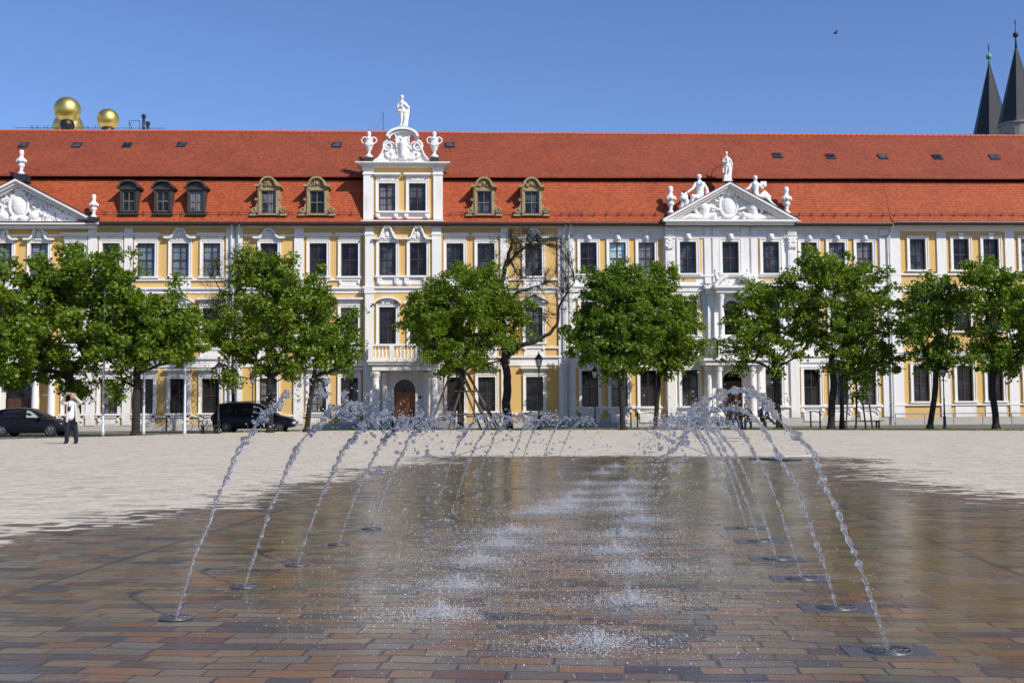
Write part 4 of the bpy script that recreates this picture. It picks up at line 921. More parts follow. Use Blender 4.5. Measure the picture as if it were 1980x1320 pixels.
roof_part(C_, XC0, XC1, gap=(X(1287, 432, yr-.6)+1.1, X(1535, 432, yr-.6)-1.1)); snow_guard(C_, XC0, X(1290, 420)); snow_guard(C_, X(1535, 420), XC1)
zap = onY(1407, 352, yr-.8).z; q0, q1 = X(1287, 432, yr-.6), X(1535, 432, yr-.6)
pediment(C_, q0, q1, 14.18, zap, yr, 8, 'figures')
m = MB(); m.prism([(q0+.6, 14.2), (q1-.6, 14.2), ((q0+q1)/2, zap-.1)], yr+.42, yr+3.5); m.build('pediment_back_roof', M['metal'], C_)
for p in ((1503, 303), (1606, 305), (1706, 305)): skylight(C_, *p)
downpipe(C_, X(1100)); downpipe(C_, X(1719))

# ---- right palace
XD0, XD1 = XC1+.004, X(2330)
D_ = empty('palace', ((XD0+XD1)/2, FY, 0), 'plain yellow palace with flat white pilasters, rightmost of the row', 'building', 'baroque palaces along the square')
sp = []
for i, px in enumerate((1776, 1860, 1918, 1991, 2050, 2110, 2190, 2250)):
    x = X(px); st = 'plain' if px in (1776, 1991) else 'key'
    sp += [(x, 10.83, 13.0, 1.12, st, 'pane_dark' if i else 'pane_mid', 0), (x, 6.55, 8.76, 1.12, 'plain', 'pane_dark', 0), (x, 1.62, 4.08, 1.14, 'flatlow' if px in (1860, 1918) else 'plain', 'pane_dark', 0)]
hD = put_windows(D_, sp); facade(D_, XD0, XD1, 'yellow', hD, 14.1)
m = MB()
for a, b in ((1723, 1742), (1813, 1831), (1945, 1963), (2030, 2040), (2140, 2156), (2280, 2300)): MB().box(X(a), X(b), FY-.1, FY+.01, .5, 13.62).build('pilaster', M['white'], D_)
m.box(XD0, XD1, FY-.08, FY+.01, 13.55, 13.8); m.box(XD0, XD1, FY-.13, FY+.01, 1.32, 1.44); m.box(XD0, XD1, FY-.12, FY+.01, 10.45, 10.57)
m.box(XD0, XD1, FY-.06, FY+.01, 4.6, 5.0); m.box(XD0, XD1, FY-.15, FY+.01, 5.003, 5.12); m.box(XD0, XD1, FY-.06, FY+.01, 9.3, 9.62)
for px in (1860, 1918): m.box(X(px)-.75, X(px)+.75, FY-.05, FY+.01, .5, 1.3)
m.build('string_course', M['white'], D_)
m = MB(); cornice(m, XD0, XD1, FY, 13.8, 14.2, .6); m.build('cornice', M['white'], D_)
m = MB(); m.box(XD0, XD1, FY-.1, FY+.01, -.02, .48); m.build('plinth', M['plinth'], D_)
roof_part(D_, XD0, XD1, zl=14.1); snow_guard(D_, XD0, XD1)
for p in ((1812, 306), (1922, 306)): skylight(D_, *p)
# ---------------------------------------------------------------- roof statues and urns, things standing on the pediments
YP = FY-.45
def urn_flame(px, py, hpx, Y, label, flame=True):
    p = onY(px, py, Y); h = onY(px, py-hpx, Y).z-p.z; m = MB()
    s = h/1.75
    prof = [(.24, 0), (.24, .12), (.13, .2), (.10, .32), (.14, .40), (.12, .46), (.20, .56), (.24, .66), (.20, .76), (.16, .80), (.28, .86), (.33, .95), (.34, 1.03), (.30, 1.08), (.18, 1.16), (.13, 1.26), (.12, 1.36), (.16, 1.5), (.165, 1.62), (.12, 1.72), (.02, 1.75)]
    m.lathe(p, [(r*s, z*s) for r, z in prof], 20)
    for k in range(8):
        a = k*math.pi/4; m.ell((p.x+.3*s*math.cos(a), p.y+.3*s*math.sin(a), p.z+.94*s), (.08*s, .08*s, .1*s), 8, 6)
    for k in range(6):
        a = k*math.pi/3; m.tube([(p.x+.11*s*math.cos(a+t), p.y+.11*s*math.sin(a+t), p.z+(1.35+.36*t)*s) for t in np.linspace(0, 1, 6)], [.03*s, .045*s, .05*s, .045*s, .03*s, .01*s], 6)
    o = m.build('stone_urn', M['marble'], None, smooth=True); tag(o, label, 'urn', 'stone urns on the pediments'); return p
def urn_handles(px, py, hpx, Y, label):
    p = onY(px, py, Y); h = onY(px, py-hpx, Y).z-p.z; s = h/1.85; m = MB()
    prof = [(.26, 0), (.26, .16), (.20, .2), (.12, .26), (.08, .40), (.13, .48), (.22, .66), (.29, .90), (.31, 1.05), (.24, 1.15), (.22, 1.22), (.29, 1.28), (.29, 1.34), (.18, 1.42), (.08, 1.50), (.13, 1.58), (.15, 1.68), (.09, 1.80), (.01, 1.85)]
    m.lathe(p, [(r*s, z*s) for r, z in prof], 20)
    for sg in (-1, 1):
        m.tube([(p.x+sg*s*(.27+.24*math.sin(t)), p.y, p.z+s*(1.0+.22*(1-math.cos(t)))) for t in np.linspace(-.3, 3.4, 12)], .045*s, 8); m.ell((p.x+sg*.22*s, p.y-.14*s, p.z+.85*s), .08*s, 8, 6)
    for k in range(7): m.ell((p.x-.2*s+k*.066*s, p.y-.24*s, p.z+(.92-.08*math.sin(k*math.pi/6))*s), .06*s, 8, 6)
    tag(m.build('stone_urn', M['marble'], None, smooth=True), label, 'urn', 'two-handled urns on the gable')
    q = MB(); q.box(p.x-.3, p.x+.3, Y-.3, Y+.3, p.z-.42, p.z-.003); q.build('urn_pedestal', M['metal'], gb)
urn_flame(41, 338, 48, FY-.3, 'white stone urn with flame on top of the left pediment')
urn_flame(181, 421, 45, FY-.8, 'white stone urn beside the three dark wooden dormers')
urn_flame(1297, 414, 54, YP, 'white stone urn at the foot of the pediment, beside the seated lion statue')
urn_flame(1521, 414, 53, YP, 'white stone urn at the foot of the pediment, beside the seated man statue')
urn_handles(713.5, 306, 52, yg-.1, 'two-handled white urn with tiled roof on its left, at the gable corner')
urn_handles(840, 306, 52, yg-.1, 'two-handled white urn at the gable corner nearer the bare tree')
for px, z0_, z1_ in ((1297, 13.95, onY(1297, 414, YP).z), (1521, 13.95, onY(1521, 414, YP).z)):
    x = X(px, 414, YP); MB().box(x-.3, x+.3, YP-.25, YP+.6, z0_, z1_-.003).build('urn_pedestal', M['metal'], C_)
m = MB(); x = X(41, 338, FY-.3); z = onY(41, 338, FY-.3).z; m.box(x-.4, x+.4, FY-.6, FY+.4, z-.5, z-.003); m.build('urn_pedestal', M['metal'], A); m = MB(); x = X(181, 421, FY-.8); z = onY(181, 421, FY-.8).z; m.box(x-.35, x+.35, FY-1.1, FY-.2, 14.0, z-.003)
m.build('urn_pedestal', M['metal'], A)

def statue(name, base, s, caps, ells, label, group=None, extra=None):
    m = MB(); B_ = Vector(base)
    for a, b, ra, rb in caps: m.cap(B_+Vector(a)*s, B_+Vector(b)*s, ra*s, rb*s)
    for c, r in ells: m.ell(B_+Vector(c)*s, tuple(q*s for q in r))
    if extra: extra(m, B_, s)
    o = m.build(name, M['marble'], None, smooth=True, wp=B_); remesh(o, .02, 1); tag(o, label, 'statue', group); return o
def drape(m, B_, s, pts, r=.05):
    m.tube([B_+Vector(p)*s for p in pts], [r*s]*len(pts), 8)
stand = [((-.10,0,.12),(-.07,-.04,.50),.075,.095), ((-.07,-.04,.50),(-.07,0,.92),.10,.14), ((.13,-.02,.10),(.16,-.10,.50),.07,.09), ((.16,-.10,.50),(.08,0,.92),.10,.14),
         ((0,0,.92),(.02,-.02,1.12),.17,.15), ((.02,-.02,1.12),(-.03,-.02,1.42),.15,.20), ((-.03,-.02,1.5),(-.05,-.03,1.66),.08,.075),
         ((-.10,-.12,.08),(-.10,0,.12),.06,.07), ((.14,-.16,.07),(.13,-.02,.10),.06,.07)]
# gable statue, hand on chest, cloak over the arm
p = onY(779, 245, yg+.1)
statue('statue', p, 1.13, stand + [((-.22,-.02,1.42),(-.34,-.05,1.12),.08,.065), ((-.34,-.05,1.12),(-.10,-.20,1.22),.06,.05), ((.17,-.02,1.42),(.36,-.06,1.16),.08,.065), ((.36,-.06,1.16),(.10,-.22,1.32),.06,.05),
    ((.34,.02,1.2),(.26,.02,.7),.09,.13), ((.26,.02,.7),(.18,.04,.1),.12,.13), ((-.25,.0,.98),(.22,-.06,.86),.12,.14), ((-.2,.02,.9),(-.24,.04,.72),.11,.07)],
    [((-.06,-.05,1.80),(.105,.12,.135)), ((-.06,0,1.86),(.13,.13,.1)), ((0,0,.03),(.32,.26,.06))], 'white standing statue with raised arm on top of the central gable', None,
    lambda m, B_, s: [drape(m, B_, s, [(.1+.05*k, -.14, .95-.03*k), (.12+.03*k, -.16, .5), (.06+.05*k, -.12, .12)], .035) for k in range(4)])
# armed figure on the apex of the right-hand pediment
p = onY(1406, 340, YP); q = MB(); q.box(p.x-.26, p.x+.26, YP-.25, YP+.25, p.z-.36, p.z); q.box(p.x-.32, p.x+.32, YP-.3, YP+.3, p.z-.42, p.z-.363); q.build('statue_plinth', M['marble'], C_)
statue('statue', p, .86, stand + [((-.22,-.02,1.42),(-.34,-.05,1.15),.08,.065), ((-.34,-.05,1.15),(-.02,-.24,1.05),.06,.05), ((.18,-.02,1.42),(.38,-.02,1.1),.08,.065), ((.38,-.02,1.1),(.42,-.08,.85),.06,.06),
    ((.3,.06,1.3),(.34,.08,.7),.1,.14), ((.34,.08,.7),(.28,.06,.1),.12,.1), ((-.24,.06,1.2),(-.3,.08,.3),.08,.1), ((-.02,-.3,1.0),(-.02,-.16,1.6),.035,.03), ((-.12,0,.9),(.14,-.02,.78),.17,.17)],
    [((-.04,-.05,1.80),(.10,.12,.14)), ((-.04,-.02,1.9),(.1,.13,.1)), ((0,0,.03),(.32,.26,.06))], 'small white standing statue on the tip of the right-hand pediment')
# seated woman with a lion-like beast, and seated man with a tablet
p = onY(1352, 388, YP)
def lion(m, B_, s):
    m.cap(B_+Vector((-.55,-.1,-.25))*s, B_+Vector((-1.05,-.12,-.55))*s, .26*s, .24*s); m.ell(B_+Vector((-.98,-.2,.15))*s, (.26*s,.26*s,.28*s)); m.ell(B_+Vector((-1.1,-.36,.08))*s, (.14*s,.16*s,.13*s))
    m.cap(B_+Vector((-1.0,-.1,.0))*s, B_+Vector((-1.2,-.2,-.75))*s, .17*s, .10*s); m.cap(B_+Vector((-.8,-.25,-.1))*s, B_+Vector((-1.0,-.3,-.6))*s, .15*s, .10*s); m.ell(B_+Vector((-.85,-.15,.42))*s, (.07*s,.06*s,.1*s)); m.ell(B_+Vector((-1.1,-.15,.40))*s, (.07*s,.06*s,.1*s))
    for k in range(6): drape(m, B_, s, [(-.35+.12*k, -.3, .2), (-.45+.13*k, -.38, -.1), (-.55+.14*k, -.34, -.42+.08*k)], .05)
statue('seated_statue', p, 1.13, [((0,0,.15),(.05,0,.55),.28,.24), ((.05,0,.55),(.04,-.02,.98),.22,.27), ((.04,-.02,1.1),(.02,-.03,1.28),.09,.08), ((-.2,0,1.05),(-.42,-.1,.72),.11,.09), ((-.42,-.1,.72),(-.72,-.15,.5),.08,.07),
    ((.28,0,1.05),(.48,-.05,.7),.11,.09), ((.48,-.05,.7),(.5,-.12,.3),.10,.12), ((.5,-.1,.4),(.62,-.05,.15),.15,.12), ((-.05,-.1,.15),(-.45,-.35,.15),.2,.17), ((-.45,-.35,.15),(-.6,-.35,-.4),.15,.1), ((.12,-.1,.12),(-.2,-.4,.05),.2,.17), ((-.2,-.4,.05),(-.35,-.38,-.4),.15,.1), ((-.3,0,-.1),(.5,0,.1),.25,.2)],
    [((.01,-.05,1.46),(.14,.15,.17)), ((.01,.02,1.52),(.17,.16,.13))], 'white seated statue leaning on a lion on the left slope of the pediment', 'seated statues on the pediment', lion)
p = onY(1462, 388, YP)
statue('seated_statue', p, 1.1, [((0,0,.2),(-.05,0,.6),.24,.2), ((-.05,0,.6),(-.05,-.02,1.0),.2,.25), ((-.03,-.02,1.1),(-.03,-.03,1.25),.09,.08), ((-.28,0,1.03),(-.5,-.1,.75),.10,.08), ((-.5,-.1,.75),(-.78,-.1,.62),.08,.09),
    ((.2,0,1.03),(.42,-.02,.8),.10,.09), ((.42,-.02,.8),(.5,-.12,1.0),.07,.06), ((.05,-.1,.15),(.55,-.3,.15),.2,.16), ((.55,-.3,.15),(.95,-.25,-.25),.14,.09), ((.95,-.25,-.25),(1.25,-.25,-.45),.09,.06), ((.1,-.05,.05),(.65,-.15,-.1),.2,.15), ((.65,-.15,-.1),(1.0,-.12,-.45),.14,.1), ((-.3,0,0),(.6,.05,-.1),.25,.2), ((.55,.05,.5),(.9,.1,.25),.16,.1), ((.4,0,.35),(.8,-.05,.1),.16,.13)],
    [((-.04,-.05,1.42),(.135,.15,.165)), ((-.04,.0,1.50),(.15,.16,.1)), ((-.8,-.12,.62),(.16,.14,.14))], 'white seated statue holding a tablet on the right slope of the pediment', 'seated statues on the pediment',
    lambda m, B_, s: m.box(B_.x+.3*s, B_.x+.68*s, B_.y-.06*s, B_.y+.05*s, B_.z+.9*s, B_.z+1.22*s))
for px, tx, lab in ((1387, -.2, 'small white reclining putto on the left end of the arched portal pediment'), (1443, .2, 'small white reclining putto on the right end of the arched portal pediment')):
    p = onY(px, 545, yr-.8); p.z = 9.95
    statue('putto', p, .75, [((0,0,.1),(tx*.6,0,.5),.2,.18), ((tx*.6,0,.5),(tx*.8,0,.78),.18,.16), ((-tx*.2,-.1,.1),(-tx*2.5,-.2,.15),.15,.1), ((-tx*2.5,-.2,.15),(-tx*4,-.2,-.1),.1,.06), ((tx,0,.7),(tx*2.4,-.1,.5),.09,.07), ((tx*.2,-.1,.7),(-tx*1.6,-.2,.75),.08,.06), ((0,0,0),(0,0,-.15),.2,.22)],
           [((tx*.8,-.03,.98),(.15,.15,.16))], lab, 'putti on the portal')

# lightning rod and wires on the ridge
m = MB(); p = onY(741, 248, FY+6); m.tube([p-Vector((0,0,.2)), p+Vector((0,0,1.25))], .022, 5); m.tube([p+Vector((0,0,1.1)), p+Vector((-.5,0,0))], .01, 4); tag(m.build('lightning_rod', M['iron'], B),)
m = MB(); p = onY(1375, 330, FY+2.0); q = onY(1398, 317, YP); m.tube([p, q], .022, 5); m.build('tie_rod', M['iron'], C_)
m = MB(); p = onY(30, 330, FY+1.2); q = onY(80, 330, FY+1.2); x = X(41, 325, FY-.3); m.tube([p, (x, FY-.25, onY(41, 322, FY-.3).z), q], .016, 4); m.build('tie_rod', M['iron'], A)

# ---------------------------------------------------------------- skyline behind the roofs
YB = 130.0
hid = MB(); xa, xb = onY(40, 260, YB).x, onY(330, 260, YB).x
hz = onY(180, 262, YB).z; hid.box(xa, xb, YB-2, YB+14, 0, hz); bb = empty('building', ((xa+xb)/2, YB, 0), 'building behind the left roof carrying the golden balls and black chimney posts', 'building')
hid.build('wall', M['white'], bb)
m = MB()
for i in range(26):
    px = 58+i*5.4; p = onY(px, 259, YB-2); r_ = random.Random(i); m.tube([(p.x, YB-1.9, hz), (p.x+r_.uniform(-.15, .15), YB-1.9, hz+r_.uniform(.3, .75))], .03, 4)
m.tube([(xa, YB-1.9, hz+.35), (xb, YB-1.9, hz+.38)], .03, 4); m.build('railing', M['iron'], bb)
def ball(px, py, rpx, Y, label, stem=True):
    p = onY(px, py, Y); r = rpx*Y/F; e = empty('golden_ball', (p.x, Y, p.z-r), label, 'golden ball', 'golden balls on the roof behind')
    m = MB(); m.ell(p, r, 40, 28); m.build('ball', M['gold'], e, smooth=True)
    m = MB(); m.ell((p.x, Y, p.z-r-.25), .8, 20, 12); m.lathe((p.x, Y, hz-.3), [(.55, 0), (.5, max(.4, p.z-r-.5-hz))], 14); m.build('stem', M['black'], e, smooth=True)
ball(130.5, 213, 25, YB, 'largest golden ball held highest above the left roof'); ball(132, 246, 28, YB+5, 'golden ball half hidden behind the ridge, below the highest ball'); ball(209, 231, 20.5, YB, 'smaller golden ball standing alone, right of the other two')
for px, py, lab in ((278, 225, 'taller black ball-topped post beside the wire railing on the roof'), (286, 239, 'shorter black ball-topped post on the roof')):
    p = onY(px, py, YB); m = MB(); m.ell(p, .27, 14, 10); m.lathe((p.x, YB, hz-.5), [(.17, 0), (.17, p.z-hz+.4)], 12); tag(m.build('roof_post', M['black'], None, smooth=True), lab, 'post', 'ball-topped roof posts')
m = MB(); a, b = onY(255, 238, YB), onY(275, 238, YB)
for q in (a, b): m.tube([(q.x, YB-1, hz), (q.x, YB-1, a.z)], .035, 5)
m.tube([(a.x, YB-1, a.z), (b.x, YB-1, a.z)], .03, 4); m.tube([(a.x, YB-1, a.z-.1), (a.x+.5, YB-1, hz)], .04, 4); m.build('roof_frame', M['iron'], bb)

def spire(pxc, tip, ballpy, conetop, conebase, halfw, Y, label, green, drum=True):
    c = onY(pxc, conebase, Y); k = Y/F; c.x = onY(pxc, conetop, Y).x; e = empty('church_tower', (c.x, Y, 0), label, 'church tower', 'twin church towers')
    top = onY(pxc, conetop, Y).z; r = halfw*k; n = 8; m = MB()
    prof = [(r*1.0, c.z), (r*.93, c.z+(top-c.z)*.05), (r*.045, top)]
    V = [(c.x+q*math.cos(2*math.pi*(j+.28)/n), Y+q*math.sin(2*math.pi*(j+.28)/n), z) for q, z in prof for j in range(n)]
    m.add(V, [(i*n+j, i*n+(j+1) % n, (i+1)*n+(j+1) % n, (i+1)*n+j) for i in range(2) for j in range(n)] + [tuple(range(n-1, -1, -1)), tuple(2*n+j for j in range(n))]); m.build('spire', M['slate'], e)
    b = onY(pxc, ballpy, Y); b.x = c.x; m = MB(); m.ell(b, 5.6*k, 16, 12); m.tube([(c.x, Y, top-.3), (c.x, Y, b.z+9*k)], [2.4*k, 1.2*k], 8); m.build('finial', M['copper'] if green else M['slate'], e, smooth=True)
    tz = onY(pxc, tip, Y).z; m = MB(); m.tube([(c.x, Y, b.z+5*k), (c.x, Y, tz)], .7*k, 6); m.box(c.x-2.4*k, c.x+2.4*k, Y-.5*k, Y+.5*k, tz-5*k, tz-3.8*k); m.ell((c.x, Y, tz-9*k), 1.6*k, 8, 6); m.build('cross', M['iron'], e)
    m = MB(); m.lathe((c.x, Y, 0), [(r*.93, 0), (r*.93, c.z-.35), (r*.99, c.z-.3), (r*.99, c.z-.02)], 28); m.build('tower_wall', M['rubble'], e)
spire(1912.5, 86, 110, 124, 276, 40, 150, 'slate church spire with green copper ball, farther and lower of the two', True)
spire(1964.5, 38, 68, 92, 240, 40.5, 140, 'taller slate church spire above round stone tower at the right edge', False)
# bird
p = onY(1615, 65, 70); m = MB(); m.ell(p, (.10, .05, .045), 10, 6); m.ell(p+Vector((.11, 0, .03)), .035, 8, 6)
m.add([p+Vector(v) for v in ((-.05,0,.02),(.05,0,.02),(.10,-.22,.14),(.02,-.20,.13),(-.05,0,.035),(.05,0,.035),(.10,-.22,.15),(.02,-.20,.14),(.08,.24,.16),(0,.22,.15),(.08,.24,.17),(0,.22,.16))], [(0,1,2,3),(7,6,5,4),(0,4,5,1),(1,5,6,2),(2,6,7,3),(3,7,4,0),(1,0,9,8),(4,5,10,11),(8,9,11,10)])
m.add([p+Vector(v) for v in ((-.08,-.02,0),(-.08,.02,0),(-.2,.04,.0),(-.2,-.04,.0),(-.1,0,.02))], [(0,1,2,3),(0,4,1),(1,4,2),(2,4,3),(3,4,0)])
tag(m.build('bird', M['black'], None), 'tiny dark bird flying in the empty sky above the right roof', 'bird')
# ---------------------------------------------------------------- trees
def skeleton(base, top, targets, r0, r, step=.45, lean=0, fork=.3):
    """grow limbs from a trunk towards every leaf clump; returns nodes, parents, radii"""
    P = []; par = []; n = 10
    for i in range(n+1):
        t = i/n; p = Vector(base).lerp(Vector(top), t) + Vector((noise.noise(Vector((t*3, r.seedv, 0)))*.22*t, noise.noise(Vector((t*3, 0, r.seedv)))*.22*t, 0)); P.append(p); par.append(i-1)
    trunk_top = n
    first = int(n*fork)
    order = sorted(range(len(targets)), key=lambda i: (targets[i]-P[trunk_top]).length + r.uniform(0, 1.5))
    ends = [0]*len(targets)
    A = [tuple(p) for p in P]
    for oi in order:
        T = targets[oi]; arr = np.array(A); d = arr-np.array(T); dist = np.sqrt((d**2).sum(1)); 
        pen = np.maximum(0, arr[:, 2]-T.z+.35*dist)*1.6; cost = dist+pen; cost[:first] = 1e9
        j = int(cost.argmin()); cur = Vector(A[j]); L = (T-cur).length; k = max(1, int(L/step)); last = j
        side = Vector((r.uniform(-1, 1), r.uniform(-1, 1), r.uniform(-.3, 1)))*L*.10
        for q in range(1, k+1):
            t = q/k; p = cur.lerp(T, t)+side*math.sin(t*math.pi)+Vector((r.uniform(-1, 1), r.uniform(-1, 1), r.uniform(-1, 1)))*.06*(t < 1)
            A.append(tuple(p)); par.append(last); last = len(A)-1
        ends[oi] = last
    N = len(A); cnt = np.zeros(N)
    for e in ends: cnt[e] += 1
    kids = [[] for _ in range(N)]
    for i in range(N-1, 0, -1): cnt[par[i]] += cnt[i] if cnt[i] else .3; kids[par[i]].append(i)
    rad_ = r0*np.power(np.maximum(cnt, .3)/cnt[0], .5)
    rad_[:3] = [r0*1.25, r0*1.05, r0]
    return np.array(A), par, rad_
def limbs(m, A, par, rd, minr=.012, skip=0):
    for i in range(1, len(A)):
        if rd[i] < minr*.5: continue
        a, b = Vector(A[par[i]]), Vector(A[i]); n = 9 if rd[i] > .08 else (6 if rd[i] > .03 else 3)
        ra = max(rd[i], min(rd[par[i]], rd[i]*1.35)) if par[i] > 2 else rd[par[i]]
        m.tube([a, b, b+(b-a)*.06], [max(ra, minr), max(rd[i], minr), max(rd[i]*.9, minr)], n, cap=rd[i] < .03)
def leaves(cent, rr, per, size, gen, flat=.7, up=.35):
    C_s = np.repeat(cent, per, 0); Rr = np.repeat(rr, per)
    n = len(C_s); d = gen.normal(size=(n, 3)); d /= np.linalg.norm(d, axis=1)[:, None]; q = gen.random(n)**.45
    if flat > .3:
        ax_ = cent-cent.mean(0); ax_[:, 2] *= .5; ax_ /= np.linalg.norm(ax_, axis=1)[:, None]+1e-6; ax_ = ax_+gen.normal(size=ax_.shape)*.45; ax_ /= np.linalg.norm(ax_, axis=1)[:, None]
        st = gen.uniform(.1, 1.1, len(cent)); q = gen.random(n)**.62
        off = d*(Rr*q)[:, None]*np.array([1, 1, flat]); A_ = np.repeat(ax_, per, 0); off = off + A_*((off*A_).sum(1)*np.repeat(st, per))[:, None]; off[:, 2] -= .25*np.linalg.norm(off, axis=1)**2
        Pp = C_s + off
    else: Pp = C_s + d*(Rr*q)[:, None]*np.array([1, 1, flat])
    nrm = d*.6+gen.normal(size=(n, 3))*.8+np.array([0, 0, up]); nrm /= np.linalg.norm(nrm, axis=1)[:, None]
    t = np.cross(nrm, gen.normal(size=(n, 3))); t /= np.linalg.norm(t, axis=1)[:, None]; b = np.cross(nrm, t)
    s = (size*gen.uniform(.65, 1.35, n))[:, None]
    V = np.stack([Pp-b*s*.55, Pp-t*s*.55-nrm*s*.12, Pp-t*s*.25+b*s*.25, Pp+b*s*.65, Pp+t*s*.25+b*s*.25, Pp+t*s*.55-nrm*s*.12], 1).reshape(-1, 3)
    base = np.arange(n)[:, None]*6
    Fs = np.concatenate([base+np.array([0, 4, 3, 2]), ], 1)
    F1 = base+np.array([[0, 2, 1]]); F2 = base+np.array([[0, 5, 4]])
    return V, Fs, np.concatenate([F1, F2])
def leaf_mesh(name, V, F4, F3):
    me = bpy.data.meshes.new(name); me.vertices.add(len(V)); me.vertices.foreach_set('co', V.astype(np.float32).ravel())
    lp = np.concatenate([F4.ravel(), F3.ravel()]); me.loops.add(len(lp)); me.loops.foreach_set('vertex_index', lp.astype(np.int32))
    tot = np.concatenate([np.full(len(F4), 4), np.full(len(F3), 3)]); st = np.concatenate([[0], np.cumsum(tot)[:-1]])
    me.polygons.add(len(tot)); me.polygons.foreach_set('loop_start', st.astype(np.int32)); me.polygons.foreach_set('loop_total', tot.astype(np.int32)); me.update(calc_edges=True); return me
def ground_at(px, py, ymax=73): 
    g = onZ(px, py)
    if g.y > ymax: g = onY(px, 800, ymax); g.z = 0
    g.z = -.03; return g
def tree(seed, base, fork_px, ells, nclump, per, size, mat, label, r0=.2, name='maple_tree', clump=(.30, .66), group='leafy trees along the square', sparse=None, depthk=.9, Y=None, thin=1.0):
    r = random.Random(seed); r.seedv = seed*1.37; gen = np.random.default_rng(seed); nclump = int(nclump*1.12*thin); per = int(per*.58)
    g = ground_at(*base) if Y is None else Vector((X(base[0], 830, Y), Y, -.03)); Y = g.y; k = onY(0, 0, Y)
    fk = onY(*fork_px, Y); e = empty(name, g, label, 'tree', group)
    T = []; vols = [el[2]*el[3] for el in ells]; sc = (onY(1000, 700, Y)-onY(900, 700, Y)).length/100
    # every ellipse: px centre x,y and half sizes in px; thickness front to back from its width
    while len(T) < nclump:
        el = r.choices(ells, vols)[0]; c = onY(el[0], el[1], Y)
        d = Vector((r.gauss(0, 1), r.gauss(0, 1), r.gauss(0, 1))).normalized()*r.random()**(.42)
        if r.random() < .16: d *= r.uniform(1.05, 1.32)
        p = c+Vector((d.x*el[2]*sc, d.y*el[2]*sc*depthk, d.z*el[3]*sc))
        if p.z < 1.6: continue
        if all((p-q).length > .28 for q in T): T.append(p)
    topz = max(el[1]-el[3] for el in ells); top = onY(ells[0][0], ells[0][1], Y)
    A, par, rd = skeleton(g, fk.lerp(top, .25), T, r0, r, fork=.72)
    m = MB(); limbs(m, A, par, rd); m.tube([g-Vector((0, 0, .1)), g+Vector((0, 0, .25))], [r0*1.7, r0*1.15], 10)
    m.build('trunk', M['bark'], e, smooth=True, wp=g)
    cent = np.array([tuple(p) for p in T]); rr = gen.uniform(*clump, len(T))
    pr = np.full(len(T), per) * gen.uniform(.55, 1.4, len(T))
    V, F4, F3 = leaves(cent, rr, pr.astype(int), size, gen)
    # drooping sprays on the lower rim
    o = bpy.data.objects.new('crown', leaf_mesh('crown', V-np.array(g), F4, F3)); o.data.materials.append(M[mat]); link(o, e, g)
    return e
G1 = 'leafy trees along the square'
tree(1, (137, 842), (140, 740), [(125, 610, 105, 110), (60, 610, 75, 90), (90, 690, 85, 55), (140, 525, 70, 55), (95, 540, 50, 40), (150, 740, 38, 30), (40, 725, 42, 30), (205, 560, 50, 60), (40, 560, 45, 60)], 230, 230, .15, 'leaf', 'broad leafy maple behind the man taking a photograph', .20, thin=0.85)
tree(2, (262, 842), (262, 745), [(270, 600, 85, 100), (320, 640, 75, 70), (235, 520, 50, 45), (250, 690, 75, 50), (350, 660, 45, 55), (225, 640, 50, 60), (225, 745, 18, 26)], 190, 230, .15, 'leaf', 'leafy maple between the two left flagpoles', .2, thin=0.85)
tree(15, (-70, 846), (-60, 740), [(-40, 600, 90, 110), (0, 650, 55, 90)], 90, 220, .15, 'leaf', 'maple crown cut off by the left edge of the picture')
tree(3, (522, 836), (522, 735), [(520, 610, 100, 95), (515, 520, 60, 55), (560, 560, 70, 60), (455, 650, 62, 55), (600, 660, 60, 48), (520, 690, 100, 40), (450, 725, 30, 25)], 230, 230, .145, 'leaf', 'wide leafy maple standing in front of the black minivan', .19, thin=0.88)
tree(4, (592, 835), (600, 735), [(625, 660, 60, 60), (665, 640, 28, 50), (620, 590, 30, 40), (670, 690, 25, 30)], 90, 170, .135, 'leaf_dark', 'slim maple just right of the black minivan', .15, thin=0.8)
tree(5, (890, 831), (892, 720), [(900, 620, 112, 95), (910, 560, 80, 60), (835, 620, 55, 70), (980, 610, 55, 70), (880, 690, 90, 35), (915, 525, 40, 30)], 260, 300, .125, 'leaf', 'dense round maple held by crossed timber props', .2, clump=(.4, .65), thin=1.0)
tree(7, (1205, 831), (1205, 720), [(1180, 620, 75, 80), (1150, 660, 60, 55), (1200, 560, 60, 50), (1165, 545, 35, 30), (1190, 700, 60, 25), (1195, 525, 22, 20), (1237, 640, 45, 60)], 195, 250, .14, 'leaf_dark', 'dark leafy maple right of the small round-shouldered lamp post', .15)
tree(8, (1266, 826), (1275, 735), [(1285, 620, 70, 85), (1320, 650, 45, 60), (1280, 545, 32, 40), (1240, 570, 40, 40), (1290, 705, 55, 25), (1238, 650, 50, 70)], 210, 250, .14, 'leaf', 'leafy maple with a pointed top left of the white portal', .15)
tree(9, (1507, 829), (1507, 735), [(1480, 620, 75, 80), (1450, 600, 50, 60), (1525, 560, 50, 55), (1420, 680, 48, 38), (1490, 690, 75, 35), (1555, 640, 40, 60)], 165, 170, .14, 'leaf', 'open-crowned maple beside the seated man in the suit', .17, thin=0.72)
tree(10, (1607, 829), (1609, 700), [(1620, 590, 85, 95), (1590, 530, 60, 50), (1660, 530, 50, 45), (1690, 620, 65, 75), (1640, 680, 65, 50), (1720, 680, 40, 38), (1560, 590, 35, 50)], 220, 170, .14, 'leaf', 'tall leafy maple with straight dark trunk left of the staked sapling', .19, thin=0.78)
tree(11, (1655, 829), (1655, 770), [(1660, 680, 45, 60), (1655, 735, 28, 32), (1690, 700, 30, 40)], 50, 150, .13, 'leaf', 'young sapling inside a wooden guard frame', .05, clump=(.3, .5))
